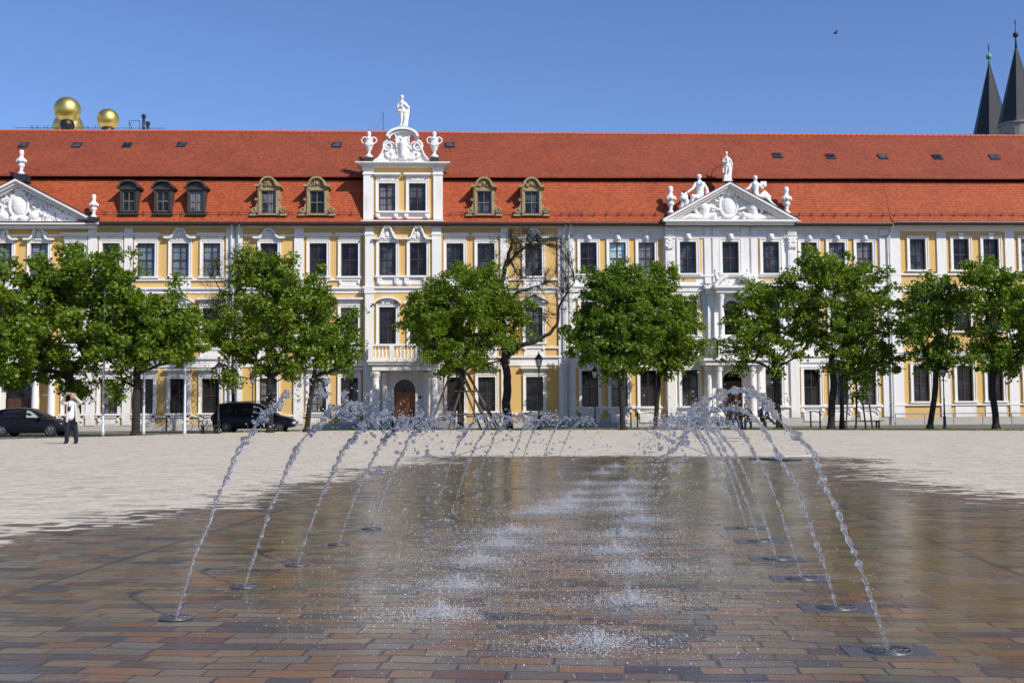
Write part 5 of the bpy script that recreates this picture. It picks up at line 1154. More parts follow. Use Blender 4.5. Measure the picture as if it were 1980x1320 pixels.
tree(12, (1798, 829), (1815, 715), [(1810, 620, 60, 75), (1785, 570, 45, 40), (1840, 560, 40, 40), (1815, 690, 55, 35), (1770, 620, 35, 50)], 130, 160, .14, 'leaf_dark', 'leafy maple with leaning trunk left of the right-hand lamp post', .15, thin=0.75)
tree(13, (1926, 829), (1912, 715), [(1925, 600, 75, 80), (1900, 530, 45, 40), (1960, 560, 45, 50), (1930, 690, 80, 40), (1985, 640, 40, 70)], 170, 170, .145, 'leaf', 'leafy maple with curved trunk near the right edge', .17, thin=0.75)
tree(16, (2040, 829), (2035, 715), [(2040, 600, 75, 80), (2030, 680, 70, 50)], 80, 160, .145, 'leaf', 'maple mostly cut off by the right edge of the picture')

# old bare tree with a crooked trunk, and a half-bare one
def bare(seed, base, trunkpts, limbpts, ells, n, label, r0, leafn, leafmat_='leaf_sparse', twig=16):
    r = random.Random(seed); r.seedv = seed*2.1; gen = np.random.default_rng(seed); g = ground_at(*base); Y = g.y; sc = (onY(1000, 700, Y)-onY(900, 700, Y)).length/100
    e = empty('bare_tree', g, label, 'tree', 'trees barely in leaf')
    m = MB(); nodes = []
    def limb(pts, ra, rb, dy):
        P = [onY(p[0], p[1], Y)+Vector((0, dy*i/len(pts), 0)) for i, p in enumerate(pts)]
        Q = []
        for i in range(len(P)-1):
            for t in np.linspace(0, 1, 5)[:-1]: Q.append(P[i].lerp(P[i+1], t)+Vector((r.uniform(-.04, .04), r.uniform(-.04, .04), 0)))
        Q.append(P[-1]); m.tube(Q, [ra+(rb-ra)*i/(len(Q)-1) for i in range(len(Q))], 9); return Q
    tr = limb(trunkpts, r0, r0*.5, 0); tr[0].z = -.1; nodes += tr[len(tr)//2:]
    for pts, a, b, dy in limbpts: nodes += limb(pts, a, b, dy)[2:]
    T = []
    while len(T) < n:
        el = r.choice(ells); c = onY(el[0], el[1], Y); d = Vector((r.gauss(0, 1), r.gauss(0, 1), r.gauss(0, 1))).normalized()*r.random()**.5
        T.append(c+Vector((d.x*el[2]*sc, d.y*el[2]*sc*.8, d.z*el[3]*sc)))
    for t in T:
        j = min(nodes, key=lambda q: (q-t).length + max(0, q.z-t.z)*.8); L = (t-j).length
        if L > 2.6: continue
        mid = j.lerp(t, .5)+Vector((r.uniform(-1, 1), r.uniform(-1, 1), r.uniform(-.2, 1)))*L*.14
        m.tube([j, mid, t], [.022, .015, .009], 4)
        for q in range(twig):
            s0 = mid.lerp(t, r.random()); d = Vector((r.gauss(0, 1), r.gauss(0, 1), r.gauss(.3, 1)))*r.uniform(.12, .38)+(t-j).normalized()*.15
            d *= 1.35; m.tube([s0, s0+d*.5+Vector((0, 0, .04)), s0+d], [.009, .007, .005], 3)
    m.build('trunk', M['bark'], e, smooth=True, wp=g)
    cent = np.array([tuple(p) for p in T]); V, F4, F3 = leaves(cent, gen.uniform(.3, .6, len(T)), np.full(len(T), leafn), .075, gen)
    o = bpy.data.objects.new('crown', leaf_mesh('crown', V-np.array(g), F4, F3)); o.data.materials.append(M[leafmat_]); link(o, e, g)
bare(21, (984, 830), [(984, 831), (979, 790), (981, 740), (976, 690), (972, 640), (968, 590), (970, 540)],
     [([(970, 545), (978, 510), (990, 470), (988, 440)], .16, .05, .2), ([(974, 520), (1000, 490), (1025, 470), (1040, 452)], .11, .03, -.3), ([(980, 690), (1005, 668), (1035, 660), (1062, 645), (1078, 625), (1082, 590), (1100, 560), (1112, 545)], .17, .035, .3), ([(970, 600), (1000, 565), (1030, 555), (1055, 548)], .10, .03, .5), ([(972, 580), (955, 540), (950, 500), (940, 480)], .08, .02, -.4), ([(985, 500), (1000, 530), (1030, 540)], .07, .02, .3)],
     [(1000, 490, 60, 50), (1050, 550, 55, 45), (1090, 540, 30, 60), (1040, 600, 55, 45), (990, 560, 50, 50), (1020, 470, 45, 30), (1085, 480, 15, 25)], 160, 'old crooked tree almost bare of leaves with a thick trunk', .30, 6)
bare(22, (448, 832), [(448, 833), (450, 780), (448, 720), (452, 640), (455, 580)], [([(452, 600), (462, 550), (458, 500), (462, 470)], .07, .02, .2), ([(452, 620), (430, 570), (415, 540)], .06, .02, -.2), ([(454, 590), (480, 550), (488, 510)], .06, .02, 0)],
     [(440, 540, 45, 50), (455, 590, 60, 50), (420, 600, 35, 40), (470, 500, 25, 35)], 120, 'thin bare-twigged tree behind the maple by the minivan', .12, 26)

# low weeds along the plaza edge
gen = np.random.default_rng(5); cs = []
for i in range(240):
    px = gen.uniform(0, 1980); g = ground_at(px, gen.uniform(824, 829), 77)
    x = g.x; y = min(77.4, plaza_edge(x)+gen.uniform(.3, 3)**1.3); cs.append((x, y, .02))
V, F4, F3 = leaves(np.array(cs), gen.uniform(.12, .4, len(cs)), np.full(len(cs), 30), .07, gen, flat=.18)
V[:, 2] = np.abs(V[:, 2])
o = bpy.data.objects.new('weeds', leaf_mesh('weeds', V, F4, F3)); o.data.materials.append(M['leaf_sparse']); link(o); tag(o, 'low green weeds growing on the cobbled verge', 'weeds', kind='stuff')

# ---------------------------------------------------------------- street furniture
def lamp_proto(h, label, wide=.26):
    e = empty('street_lamp', (0, 0, 0), label, 'street lamp', 'old-style lamp posts')
    m = MB(); hs_ = h-.75
    m.lathe((0, 0, 0), [(.15, 0), (.15, .12), (.11, .18), (.095, .8), (.12, .84), (.06, .95), (.05, hs_*.55), (.065, hs_*.56), (.042, hs_*.6), (.035, hs_-.1), (.075, hs_-.04), (.03, hs_)], 12)
    m.tube([(-.28, 0, hs_-.28), (.28, 0, hs_-.28)], .02, 6); m.build('pole', M['iron'], e, smooth=True)
    m = MB(); z = hs_; m.lathe((0, 0, z), [(wide*.45, 0), (wide*.5, .05)], 6)
    for k in range(6):
        a = k*math.pi/3; m.tube([(wide*.45*math.cos(a), wide*.45*math.sin(a), z+.03), (wide*.86*math.cos(a), wide*.86*math.sin(a), z+.5)], .014, 4)
    m.lathe((0, 0, z+.48), [(wide, 0), (wide*.98, .05), (wide*.35, .26), (wide*.3, .3), (wide*.12, .36), (.02, .5)], 6); m.build('lantern_frame', M['iron'], e)
    m = MB(); m.lathe((0, 0, z+.05), [(wide*.40, 0), (wide*.78, .43)], 6); m.build('lantern_glass', M['lampglass'], e); return e
lp = lamp_proto(4.4, 'black old-style lamp post with dark cap near the old bare tree'); first = True
specs = [((1043, 830), 685, None), ((1151, 830), 710, 'old-style lamp post by the white palace corner, left of the dark maple'), ((1827, 829), 706, 'old-style lamp post between the two rightmost trunks'), ((422, 838), 700, 'old-style lamp post behind the minivan\'s rear'), ((488, 832), 722, 'old-style lamp post with pale lantern above the black minivan')]
for (b, top, lab) in specs:
    g = ground_at(*b); hh = onY(b[0], top, g.y).z; o = lp if first else copy_tree(lp); first = False
    o.location = g; o.scale = (1, 1, hh/4.4) if False else (hh/4.4,)*3
    if lab: o['label'] = lab
for px, top, base, lab in ((199.5, 560, 844, 'leftmost white flagpole, left of the second maple'), (278, 560, 843, 'white flagpole right of the second maple trunk'), (357, 583, 841, 'white flagpole nearest the parked bicycles')):
    g = ground_at(px, base); g = Vector((X(px, 790, g.y+2.2), g.y+2.2, -.03)) if px < 300 else g; z = onY(px, top, g.y).z; m = MB(); m.lathe(g, [(.09, 0), (.09, .3), (.07, .35), (.045, z), (.06, z+.02), (.02, z+.1)], 10); tag(m.build('flagpole', M['pole'], None, smooth=True), lab, 'flagpole', 'flagpoles before the left palace')
for px, top, base, lab in ((1629, 700, 829, 'plain dark post between the tall maple and the sapling'), (737, 745, 833, 'thin dark post left of the balcony portal')):
    g = ground_at(px, base); z = onY(px, top, g.y).z; m = MB(); m.lathe(g, [(.13 if px > 1000 else .04, 0), (.10 if px > 1000 else .03, z), (.02, z+.08)], 10); tag(m.build('post', M['iron'], None, smooth=True), lab, 'post')
# timber props round the dense maple
g = ground_at(890, 831); m = MB()
tops = [(-.35, -.1, 3.3), (.35, .1, 3.2), (.0, .2, 3.4)]
def g2(px, z=0): return onY(px, 830, g.y)*1.0 - Vector((0, 0, onY(px, 830, g.y).z-z))
for px, tx, dy in ((830, 872, -.9), (845, 893, .4), (866, 902, -.5), (878, 884, .8), (930, 886, -.9), (945, 895, .3), (960, 905, -.3), (968, 902, .7), (952, 888, -1.2)):
    a = g2(px); a.y += dy; b = g2(tx, 3.5); b.y += dy*.25; m.tube([a, b], [.07, .055], 7)
for z in (.95, 2.35):
    k = 1-z/3.9
    P = [g2(894+dx*k, z)+Vector((0, dy*k, 0)) for dx, dy in ((-58, -.9), (62, -.9), (68, .8), (-50, .8), (-58, -.9))]
    for a, b in zip(P, P[1:]): m.tube([a, b], .045, 6)
tag(m.build('tree_props', M['stake'], None), 'crossed timber props around the dense round maple', 'tree support')
# sapling guard frame
g = ground_at(1655, 829); m = MB()
for dx, dy in ((-.75, -.5), (.75, -.5), (.75, .5), (-.75, .5)): m.tube([g+Vector((dx, dy, 0)), g+Vector((dx*.75, dy, 1.9))], .045, 6)
for z in (1.9,):
    P = [g+Vector((dx*.75, dy, z)) for dx, dy in ((-.75, -.5), (.75, -.5), (.75, .5), (-.75, .5), (-.75, -.5))]
    for a, b in zip(P, P[1:]): m.tube([a, b], .035, 6)
tag(m.build('tree_guard', M['stake'], None), 'square timber guard frame around the young sapling', 'tree guard')
# benches
def bench(px0, px1, basey, label, back=False, fy=0):
    g = ground_at((px0+px1)/2, basey); y = g.y+fy; x0, x1 = X(px0, 828, y), X(px1, 828, y); e = empty('park_bench', ((x0+x1)/2, y, 0), label, 'bench', 'benches under the trees')
    m = MB()
    for k in range(4): m.box(x0, x1, y-.24+k*.125, y-.13+k*.125, .42, .46)
    bevel(m.build('seat', M['bench'], e), .008)
    if back:
        m = MB()
        for k in range(3): m.box(x0, x1, y+.27+k*.03, y+.30+k*.03, .55+k*.13, .65+k*.13)
        m.build('backrest', M['bench'], e)
    n = 2 if x1-x0 < 3 else 3
    for k in range(n):
        x = x0+.25+(x1-x0-.5)*k/(n-1); m = MB(); m.box(x-.04, x+.04, y-.22, y-.15, 0-.03, .42); m.box(x-.04, x+.04, y+.17, y+.24, -.03, .42 if not back else .9); m.box(x-.04, x+.04, y-.15, y+.17, .36, .42); m.build('leg', M['iron'], e)
    return e, x0, x1, y
bench(1024, 1096, 829, 'low dark bench behind the black lamp post'); bench(1626, 1706, 828, 'dark bench in front of the staked sapling', fy=-.9); bench(383, 424, 838, 'low dark bench beside the parked bicycles', fy=-.5)
be, bx0_, bx1_, by_ = bench(1380, 1488, 829, 'long dark bench carrying three seated people', fy=-3.0)
bench(1340, 1362, 829, 'short bench end just left of the seated people', fy=.2)
# low railing along the right palace
gy = 73.5; xs0, xs1 = X(1732, 825, gy), X(2100, 825, gy); m = MB(); m.tube([(xs0, gy, .78), (xs1, gy, .78)], .032, 6)
e = empty('low_railing', ((xs0+xs1)/2, gy, 0), 'low pipe railing in front of the right yellow palace', 'railing'); m.build('rail', M['steel'], e)
x = xs0
while x < xs1: q = MB(); q.tube([(x, gy, -.05), (x, gy, .78)], .032, 6); q.build('post', M['steel'], e); x += 1.95
for i, px in enumerate((1121, 1214, 1220, 1233, 1290, 1341, 1568, 1586, 318, 322, 759)):
    if px in (1214, 318): continue
    g = ground_at(px, 826, 75.5 if px != 759 else 74); m = MB(); m.lathe(g, [(.05, 0), (.045, .95), (.06, 1.0), (.02, 1.06)], 8)
    nm = {1121: 'thin iron bollard left of the small lamp post', 1220: 'thin iron bollard just right of the dark maple trunk', 1233: 'thin iron bollard left of the pointed maple trunk', 1290: 'thin iron bollard right of the pointed maple trunk', 1341: 'thin iron bollard left of the white portal', 1568: 'thin iron bollard right of the suited man\'s tree', 1586: 'thin iron bollard just left of the tall straight maple', 322: 'thin iron bollard between the two right flagpoles', 759: 'thin iron bollard before the steps of the balcony portal'}[px]
    tag(m.build('bollard', M['iron'], None, smooth=True), nm, 'bollard', 'thin bollards along the palaces')
# plaques
for px, y, lab in ((1527, yr-.02, 'grey name plaque right of the white portal'), (181, FY-.16, 'grey name plaque on the pilaster behind the second maple'), (812, yc-.02, 'small dark blue plaque right of the orange door')):
    p = onY(px, 771 if px != 812 else 768, y); m = MB(); w_ = .17 if px == 812 else .36; m.box(p.x-w_/2, p.x+w_/2, y-.03, y+.0, p.z-w_*.4, p.z+w_*.4); tag(m.build('plaque', M['pipe'] if px != 812 else M['navy'], None), lab, 'plaque')
# bicycles
def bicycle(label):
    e = empty('bicycle', (0, 0, 0), label, 'bicycle', 'bicycles parked by the left palace')
    for x in (-.52, .52):
        m = MB(); m.tube([(x+.33*math.cos(a), 0, .34+.33*math.sin(a)) for a in np.linspace(0, 2*math.pi, 25)], .018, 6)
        for k in range(10): a = k*math.pi/5; m.tube([(x, 0, .34), (x+.32*math.cos(a), 0, .34+.32*math.sin(a))], .003, 3)
        m.build('wheel', M['tyre'], e)
    m = MB()
    for a, b in (((-.52, .34), (-.18, .78)), ((-.52, .34), (-.05, .30)), ((-.05, .30), (-.2, .88)), ((-.05, .3), (.38, .74)), ((-.18, .78), (.36, .80)), ((.34, .9), (.52, .34)), ((.34, .9), (.30, 1.02))): m.tube([(a[0], 0, a[1]), (b[0], 0, b[1])], .016, 6)
    m.build('frame', M['steel'], e); m = MB(); m.ell((-.22, 0, .92), (.13, .07, .035)); m.build('saddle', M['black'], e, smooth=True)
    m = MB(); m.tube([(.18, -.26, 1.0), (.30, -.2, 1.05), (.30, .2, 1.05), (.18, .26, 1.0)], .014, 6); m.build('handlebar', M['iron'], e)
    m = MB(); m.box(-.85, -.35, -.07, .07, .70, .72); m.tube([(-.8, 0, .7), (-.52, 0, .34)], .01, 4); m.build('rack', M['steel'], e); return e
b1 = bicycle('bicycle leaning nearest the third flagpole'); b2 = copy_tree(b1); b2['label'] = 'bicycle parked just behind the minivan, right of the other one'
g = ground_at(378, 832, 75); b1.location = g; b1.rotation_euler.z = .5; g = ground_at(396, 832, 75); b2.location = g; b2.rotation_euler.z = -.9

# ---------------------------------------------------------------- cars
def car(label, L, H, W, prof_lo, prof_top, green, wheels, wr, kind):
    """loft: stations (x, z_bottom, z_shoulder, half width) and greenhouse (x, z_top, half width)"""
    e = empty(kind, (0, 0, 0), label, 'car', 'cars parked by the left palace')
    m = MB(); V = []; nst = len(prof_lo)
    for (x, zb, zs, hw) in prof_lo:
        ring = [(-hw*.86, zb), (-hw*.97, zb+.08), (-hw, zb+(zs-zb)*.45), (-hw*.985, zb+(zs-zb)*.8), (-hw*.93, zs-.02), (-hw*.8, zs+.01), (0, zs+.035), (hw*.8, zs+.01), (hw*.93, zs-.02), (hw*.985, zb+(zs-zb)*.8), (hw, zb+(zs-zb)*.45), (hw*.97, zb+.08), (hw*.86, zb)]
        V += [(x, y, z) for y, z in ring]
    n = 13; Fs = [(i*n+j, i*n+(j+1) % n, (i+1)*n+(j+1) % n, (i+1)*n+j) for i in range(nst-1) for j in range(n)] + [tuple(range(n-1, -1, -1)), tuple((nst-1)*n+j for j in range(n))]
    m.add(V, Fs); V = []
    for (x, zlow, zt, hw) in green:
        V += [(x, y, z) for y, z in ((-hw*1.0, zlow), (-hw*.93, zlow+(zt-zlow)*.5), (-hw*.80, zt-.03), (-hw*.6, zt), (0, zt+.03), (hw*.6, zt), (hw*.80, zt-.03), (hw*.93, zlow+(zt-zlow)*.5), (hw*1.0, zlow))]
    n = 9; k = len(green); Fs = [(i*n+j, i*n+(j+1) % n, (i+1)*n+(j+1) % n, (i+1)*n+j) for i in range(k-1) for j in range(n)] + [tuple(range(n-1, -1, -1)), tuple((k-1)*n+j for j in range(n))]
    m.add(V, Fs)
    o = m.build('body', M['car'], e, smooth=True, wp=(0, 0, 0)); bevel(o, .02, 1)
    def sidewin(pts, y0, mat):      # pts (x,z); sits just outside the cabin flank
        for sg in (-1, 1):
            q = MB(); V = []
            for t in (0, 1):
                for x, z in pts:
                    g_ = [p for p in green]; 
                    hw = np.interp(x, [p[0] for p in g_], [p[3] for p in g_]); zl = np.interp(x, [p[0] for p in g_], [p[1] for p in g_]); zt = np.interp(x, [p[0] for p in g_], [p[2] for p in g_])
                    u = (z-zl)/(zt-zl); yy = hw*(np.interp(u, [0, .5, 1], [1, .93, .80])) + .012 - t*.03
                    V.append((x, sg*yy, z))
            nn = len(pts); Fq = [tuple(range(nn)), tuple(range(2*nn-1, nn-1, -1))] + [(i, i+nn, (i+1) % nn+nn, (i+1) % nn) for i in range(nn)]
            q.add(V, Fq); q.build('side_window', M[mat], e)
    for pts, mat in prof_top: sidewin(pts, 0, mat)
    for x in wheels:
        for sg in (-1, 1):
            q = MB(); yy = sg*(W/2-.11); prof = [(.01, -.10), (wr*.8, -.105), (wr, -.08), (wr, .08), (wr*.8, .105), (.01, .10)]
            VV = [(x+r_*math.cos(2*math.pi*j/22), yy+h_, wr+r_*math.sin(2*math.pi*j/22)) for r_, h_ in prof for j in range(22)]
            q.add(VV, [(i*22+j, i*22+(j+1) % 22, (i+1)*22+(j+1) % 22, (i+1)*22+j) for i in range(5) for j in range(22)]); t = q.build('wheel', M['tyre'], e)
            q = MB(); 
            for j in range(7): a = 2*math.pi*j/7; q.tube([(x, yy+sg*.112, wr), (x+wr*.58*math.cos(a), yy+sg*.108, wr+wr*.58*math.sin(a))], [.05, .035], 5)
            q.tube([(x+wr*.6*math.cos(a), yy+sg*.106, wr+wr*.6*math.sin(a)) for a in np.linspace(0, 2*math.pi, 21)], .025, 5); q.build('rim', M['rim'], t)
    f = prof_lo[-1]; b = prof_lo[0]
    for sg in (-1, 1):
        q = MB(); x, z, hw = prof_lo[-2][0]+.02, f[2]-.10, prof_lo[-2][3]; q.ell((x, sg*hw*.74, z), (.22, .16, .09), 14, 8, Matrix.Rotation(-.35, 3, 'Y')); q.build('headlight', M['headlight'], e, smooth=True)
        q = MB(); q.ell((prof_lo[1][0]-.02, sg*prof_lo[1][3]*.92, b[2]-.14), (.09, .07, .2), 12, 8); q.build('taillight', M['redlight'], e, smooth=True)
        q = MB(); gx = green[-1][0]-.25; q.ell((gx, sg*(W/2+.08), green[-1][1]+.08), (.08, .12, .08), 12, 8); q.build('mirror', M['car'], e, smooth=True)
        q = MB()
        for hx in wheels: pass
        dz_ = prof_lo[3][2]-.16
        for hx in (.0, -1.0): q.box(hx-.1, hx+.1, sg*(W/2)-.012, sg*(W/2)+.014, dz_, dz_+.035)
        q.build('handle', M['iron'], e)
    q = MB(); q.box(f[0]-.01, f[0]+.015, -.26, .26, .42, .53); q.build('number_plate', M['shirt'], e)
    return e
hatch_lo = [(-1.98, .42, .72, .60), (-1.93, .26, .92, .76), (-1.7, .2, .98, .83), (-1.0, .18, .96, .85), (0, .18, .93, .855), (.8, .18, .93, .85), (1.3, .19, .88, .83), (1.7, .22, .79, .78), (1.93, .27, .68, .66), (1.99, .36, .58, .52)]
hatch_gr = [(-1.88, .93, 1.0, .70), (-1.62, .93, 1.36, .74), (-1.2, .93, 1.45, .77), (-.4, .92, 1.48, .78), (.15, .92, 1.42, .77), (.6, .91, 1.2, .75), (1.02, .90, .95, .72)]
c1 = car('small black hatchback parked behind the man taking a photograph', 4, 1.46, 1.7, hatch_lo, [([(-1.45, 1.02), (-.75, 1.0), (-.75, 1.36), (-1.15, 1.35)], 'carglass'), ([(-.68, 1.0), (-.08, .99), (-.08, 1.38), (-.68, 1.38)], 'carglass'), ([(.0, .99), (.62, .98), (.45, 1.13), (.18, 1.31), (.0, 1.36)], 'carseeglass')], hatch_gr, (-1.25, 1.25), .31, 'parked_car')
g = ground_at(62, 842.5); c1.location = g; c1.rotation_euler.z = -.05
van_lo = [(-2.38, .5, 1.0, .72), (-2.34, .32, 1.12, .86), (-2.1, .24, 1.14, .92), (-1.2, .22, 1.10, .945), (0, .22, 1.06, .95), (1.0, .22, 1.04, .94), (1.6, .23, .98, .90), (2.05, .27, .86, .84), (2.3, .32, .74, .72), (2.38, .42, .64, .56)]
van_gr = [(-2.28, 1.1, 1.25, .80), (-2.05, 1.1, 1.70, .84), (-1.5, 1.1, 1.77, .87), (-.3, 1.06, 1.78, .87), (.35, 1.04, 1.68, .86), (.9, 1.03, 1.38, .83), (1.4, 1.0, 1.07, .80)]
c2 = car('large black minivan parked behind the wide maple, its tail towards the bicycles', 4.8, 1.78, 1.9, van_lo, [([(-1.95, 1.18), (-1.0, 1.16), (-1.0, 1.6), (-1.8, 1.6)], 'carglass'), ([(-.92, 1.16), (-.05, 1.14), (-.05, 1.62), (-.92, 1.62)], 'carglass'), ([(.03, 1.14), (.9, 1.1), (.72, 1.25), (.4, 1.5), (.03, 1.6)], 'carseeglass')], van_gr, (-1.5, 1.5), .34, 'parked_van')
q = MB()
for sg in (-1, 1): q.tube([(-1.7, sg*.62, 1.83), (.1, sg*.62, 1.83)], .02, 5)
q.build('roof_rail', M['black'], c2); g = ground_at(493, 834.5); c2.location = g; c2['category'] = 'minivan'

# ---------------------------------------------------------------- people
def person(label, loc, rotz, parts, scale=1.0, group=None):
    e = None
    for i, (name, m, mat, vox) in enumerate(parts):
        if e is None:
            e = m.build('person', M[mat], None, smooth=True, wp=(0, 0, 0)); remesh(e, vox, 1); tag(e, label, 'person', group)
        else: o = m.build(name, M[mat], e, smooth=True, wp=(0, 0, 0)); remesh(o, vox, 1) if vox else None
    e.location = loc; e.rotation_euler.z = rotz; e.scale = (scale,)*3; return e
def hand(m, w, f, side, curl=.5, s=1.0):
    """palm at w pointing along f, five fingers of different length"""
    w = Vector(w); f = Vector(f).normalized(); sd = Vector(side).normalized(); n = f.cross(sd)
    m.cap(w, w+f*.085*s, .026*s, .03*s); m.cap(w+sd*.018*s, w+f*.085*s+sd*.022*s, .022*s, .018*s); m.cap(w-sd*.018*s, w+f*.08*s-sd*.022*s, .022*s, .018*s)
    for k, (off, l) in enumerate(((-.030, .065), (-.010, .078), (.011, .083), (.031, .075))):
        a = w+f*.085*s+sd*off*s; b = a+(f*(1-curl*.3)+n*curl*.5)*l*.5*s; c = b+(f*(1-curl)+n*curl)*l*.5*s; m.cap(a, b, .0095*s, .009*s); m.cap(b, c, .009*s, .0075*s)
    a = w+f*.02*s+sd*.03*s; b = a+(sd*.7+f*.6)*.035*s; m.cap(a, b, .012*s, .011*s); m.cap(b, b+(f*.9+sd*.2+n*.3)*.03*s, .010*s, .009*s)
def head(m, c, r=.1, fwd=(0, -1, 0), tilt=0):
    c = Vector(c); f = Vector(fwd).normalized(); rt = f.cross(Vector((0, 0, 1))).normalized(); up = rt.cross(f)
    m.ell(c+up*.02, (r*.80, r*.95, r*1.12), 16, 12); m.ell(c+f*.03-up*.06, (r*.58, r*.6, r*.6), 12, 8)
    m.ell(c+f*.100+up*(-.005), (.014, .02, .022), 8, 6); m.ell(c+f*.088-up*.045, (.028, .014, .009), 8, 6)
    for sg in (-1, 1): m.ell(c+rt*sg*r*.80, (.012, .022, .032), 8, 6); m.ell(c+f*.085+rt*sg*.033+up*.018, (.012, .008, .009), 8, 6); m.ell(c+f*.078+rt*sg*.033+up*.042, (.022, .016, .007), 8, 6)
# man with raised arms taking a photograph; faces the camera, hips slightly turned
bd = MB(); head(bd, (.06, -.06, 1.66), .105, (-.35, -.85, .45)); bd.cap((.05, -.01, 1.48), (.055, -.03, 1.58), .06, .055)
bd.cap((0, 0, .98), (.03, 0, 1.2), .15, .15); bd.cap((.03, 0, 1.2), (.04, 0, 1.40), .15, .17)
for sg, hip, kn, an in ((-1, (-.09, 0, .95), (-.11, -.03, .5), (-.13, .02, .09)), (1, (.11, 0, .95), (.17, -.02, .5), (.19, .04, .09))):
    bd.cap(hip, kn, .085, .06); bd.cap(kn, an, .055, .04)
bd.cap((-.17, 0, 1.42), (-.29, -.08, 1.46), .06, .05); bd.cap((-.29, -.08, 1.46), (-.16, -.24, 1.70), .045, .034); hand(bd, (-.16, -.24, 1.70), (.45, -.35, .8), (1, 0, -.3), .8)
bd.cap((.22, 0, 1.42), (.34, -.08, 1.46), .06, .05); bd.cap((.34, -.08, 1.46), (.10, -.26, 1.72), .045, .034); hand(bd, (.10, -.26, 1.72), (-.5, -.3, .8), (-1, 0, -.3), .8)
hr = MB(); hr.ell((.085, -.03, 1.735), (.108, .115, .085)); hr.ell((.09, .02, 1.68), (.095, .09, .11)); hr.ell((.15, -.05, 1.70), (.04, .06, .06))
sh = MB(); sh.cap((.0, -.03, .98), (.02, -.04, 1.2), .165, .16); sh.cap((.02, -.04, 1.2), (.03, -.03, 1.40), .16, .165)
jk = MB()
for sg in (-1, 1):
    x0 = .03+sg*.15
    for k in range(6):
        t = k/5; jk.cap((x0-sg*.04*(1-t)+sg*.02, -.14+.27*t, 1.42-.02*t), (x0+sg*(.10 if sg > 0 else .03)-sg*.05*(1-t), -.17+.32*t, .80), .035, .045)
jk.cap((-.1, .10, 1.40), (.16, .10, 1.40), .08, .08); jk.cap((-.1, .12, 1.1), (.18, .12, 1.1), .07, .07); jk.cap((-.12, .13, .85), (.22, .13, .85), .07, .07)
jk.cap((-.13, .0, 1.43), (-.28, -.07, 1.46), .085, .07); jk.cap((-.28, -.07, 1.46), (-.20, -.19, 1.62), .065, .05); jk.cap((.19, .0, 1.43), (.34, -.07, 1.46), .085, .07); jk.cap((.34, -.07, 1.46), (.18, -.2, 1.65), .065, .05)
jk.cap((-.06, -.12, 1.45), (-.04, -.05, 1.52), .035, .03); jk.cap((.14, -.12, 1.45), (.12, -.05, 1.52), .035, .03)
tr = MB()
for hip, kn, an in (((-.085, 0, .93), (-.11, -.03, .5), (-.13, .02, .10)), ((.105, 0, .93), (.17, -.02, .5), (.19, .04, .10))): tr.cap(hip, kn, .115, .085); tr.cap(kn, an, .085, .075)
tr.cap((-.05, 0, .97), (.07, 0, .97), .12, .12)
shoe = MB()
for x, y in ((-.14, 0), (.19, .02)): shoe.cap((x, y+.05, .045), (x-.03, y-.14, .04), .05, .042)
cm = MB(); cm.box(-.11, .03, -.345, -.26, 1.74, 1.83); cm.tube([(-.04, -.345, 1.785), (-.045, -.41, 1.80)], .035, 12)
pouch = MB(); pouch.box(-.06, .03, -.235, -.20, 1.18, 1.32); pouch.tube([(-.06, -.2, 1.3), (-.06, -.17, 1.44)], .010, 5); pouch.tube([(.03, -.2, 1.3), (.1, -.17, 1.44)], .010, 5)
bag = MB(); bag.box(-.24, -.18, -.1, .12, .72, .95)
g = onZ(136, 857.5)
ph = person('man in cream jacket, white shirt and dark trousers raising a camera to his face', g, .15, [('person', bd, 'skin', .011), ('hair', hr, 'hair', .014), ('shirt', sh, 'shirt', .018), ('jacket', jk, 'jacket', .016), ('trousers', tr, 'navy', .018), ('shoes', shoe, 'black', .014)], 1.04)
for nm, mm, mt in (('camera_strap', pouch, 'navy'),):
    mm.build(nm, M[mt], ph, wp=(0, 0, 0))
o = cm.build('camera_body', M['steel'], None, wp=(0, 0, 0)); o.location = g; o.rotation_euler.z = .15; o.scale = (1.04,)*3; tag(o, 'small silver camera held up in the photographing man\'s hands', 'camera')
o = bag.build('shoulder_bag', M['brownbag'], None, wp=(0, 0, 0)); bevel(o, .02); o.location = g; o.rotation_euler.z = .15; o.scale = (1.04,)*3; tag(o, 'small brown bag hanging at the photographing man\'s hip', 'bag')
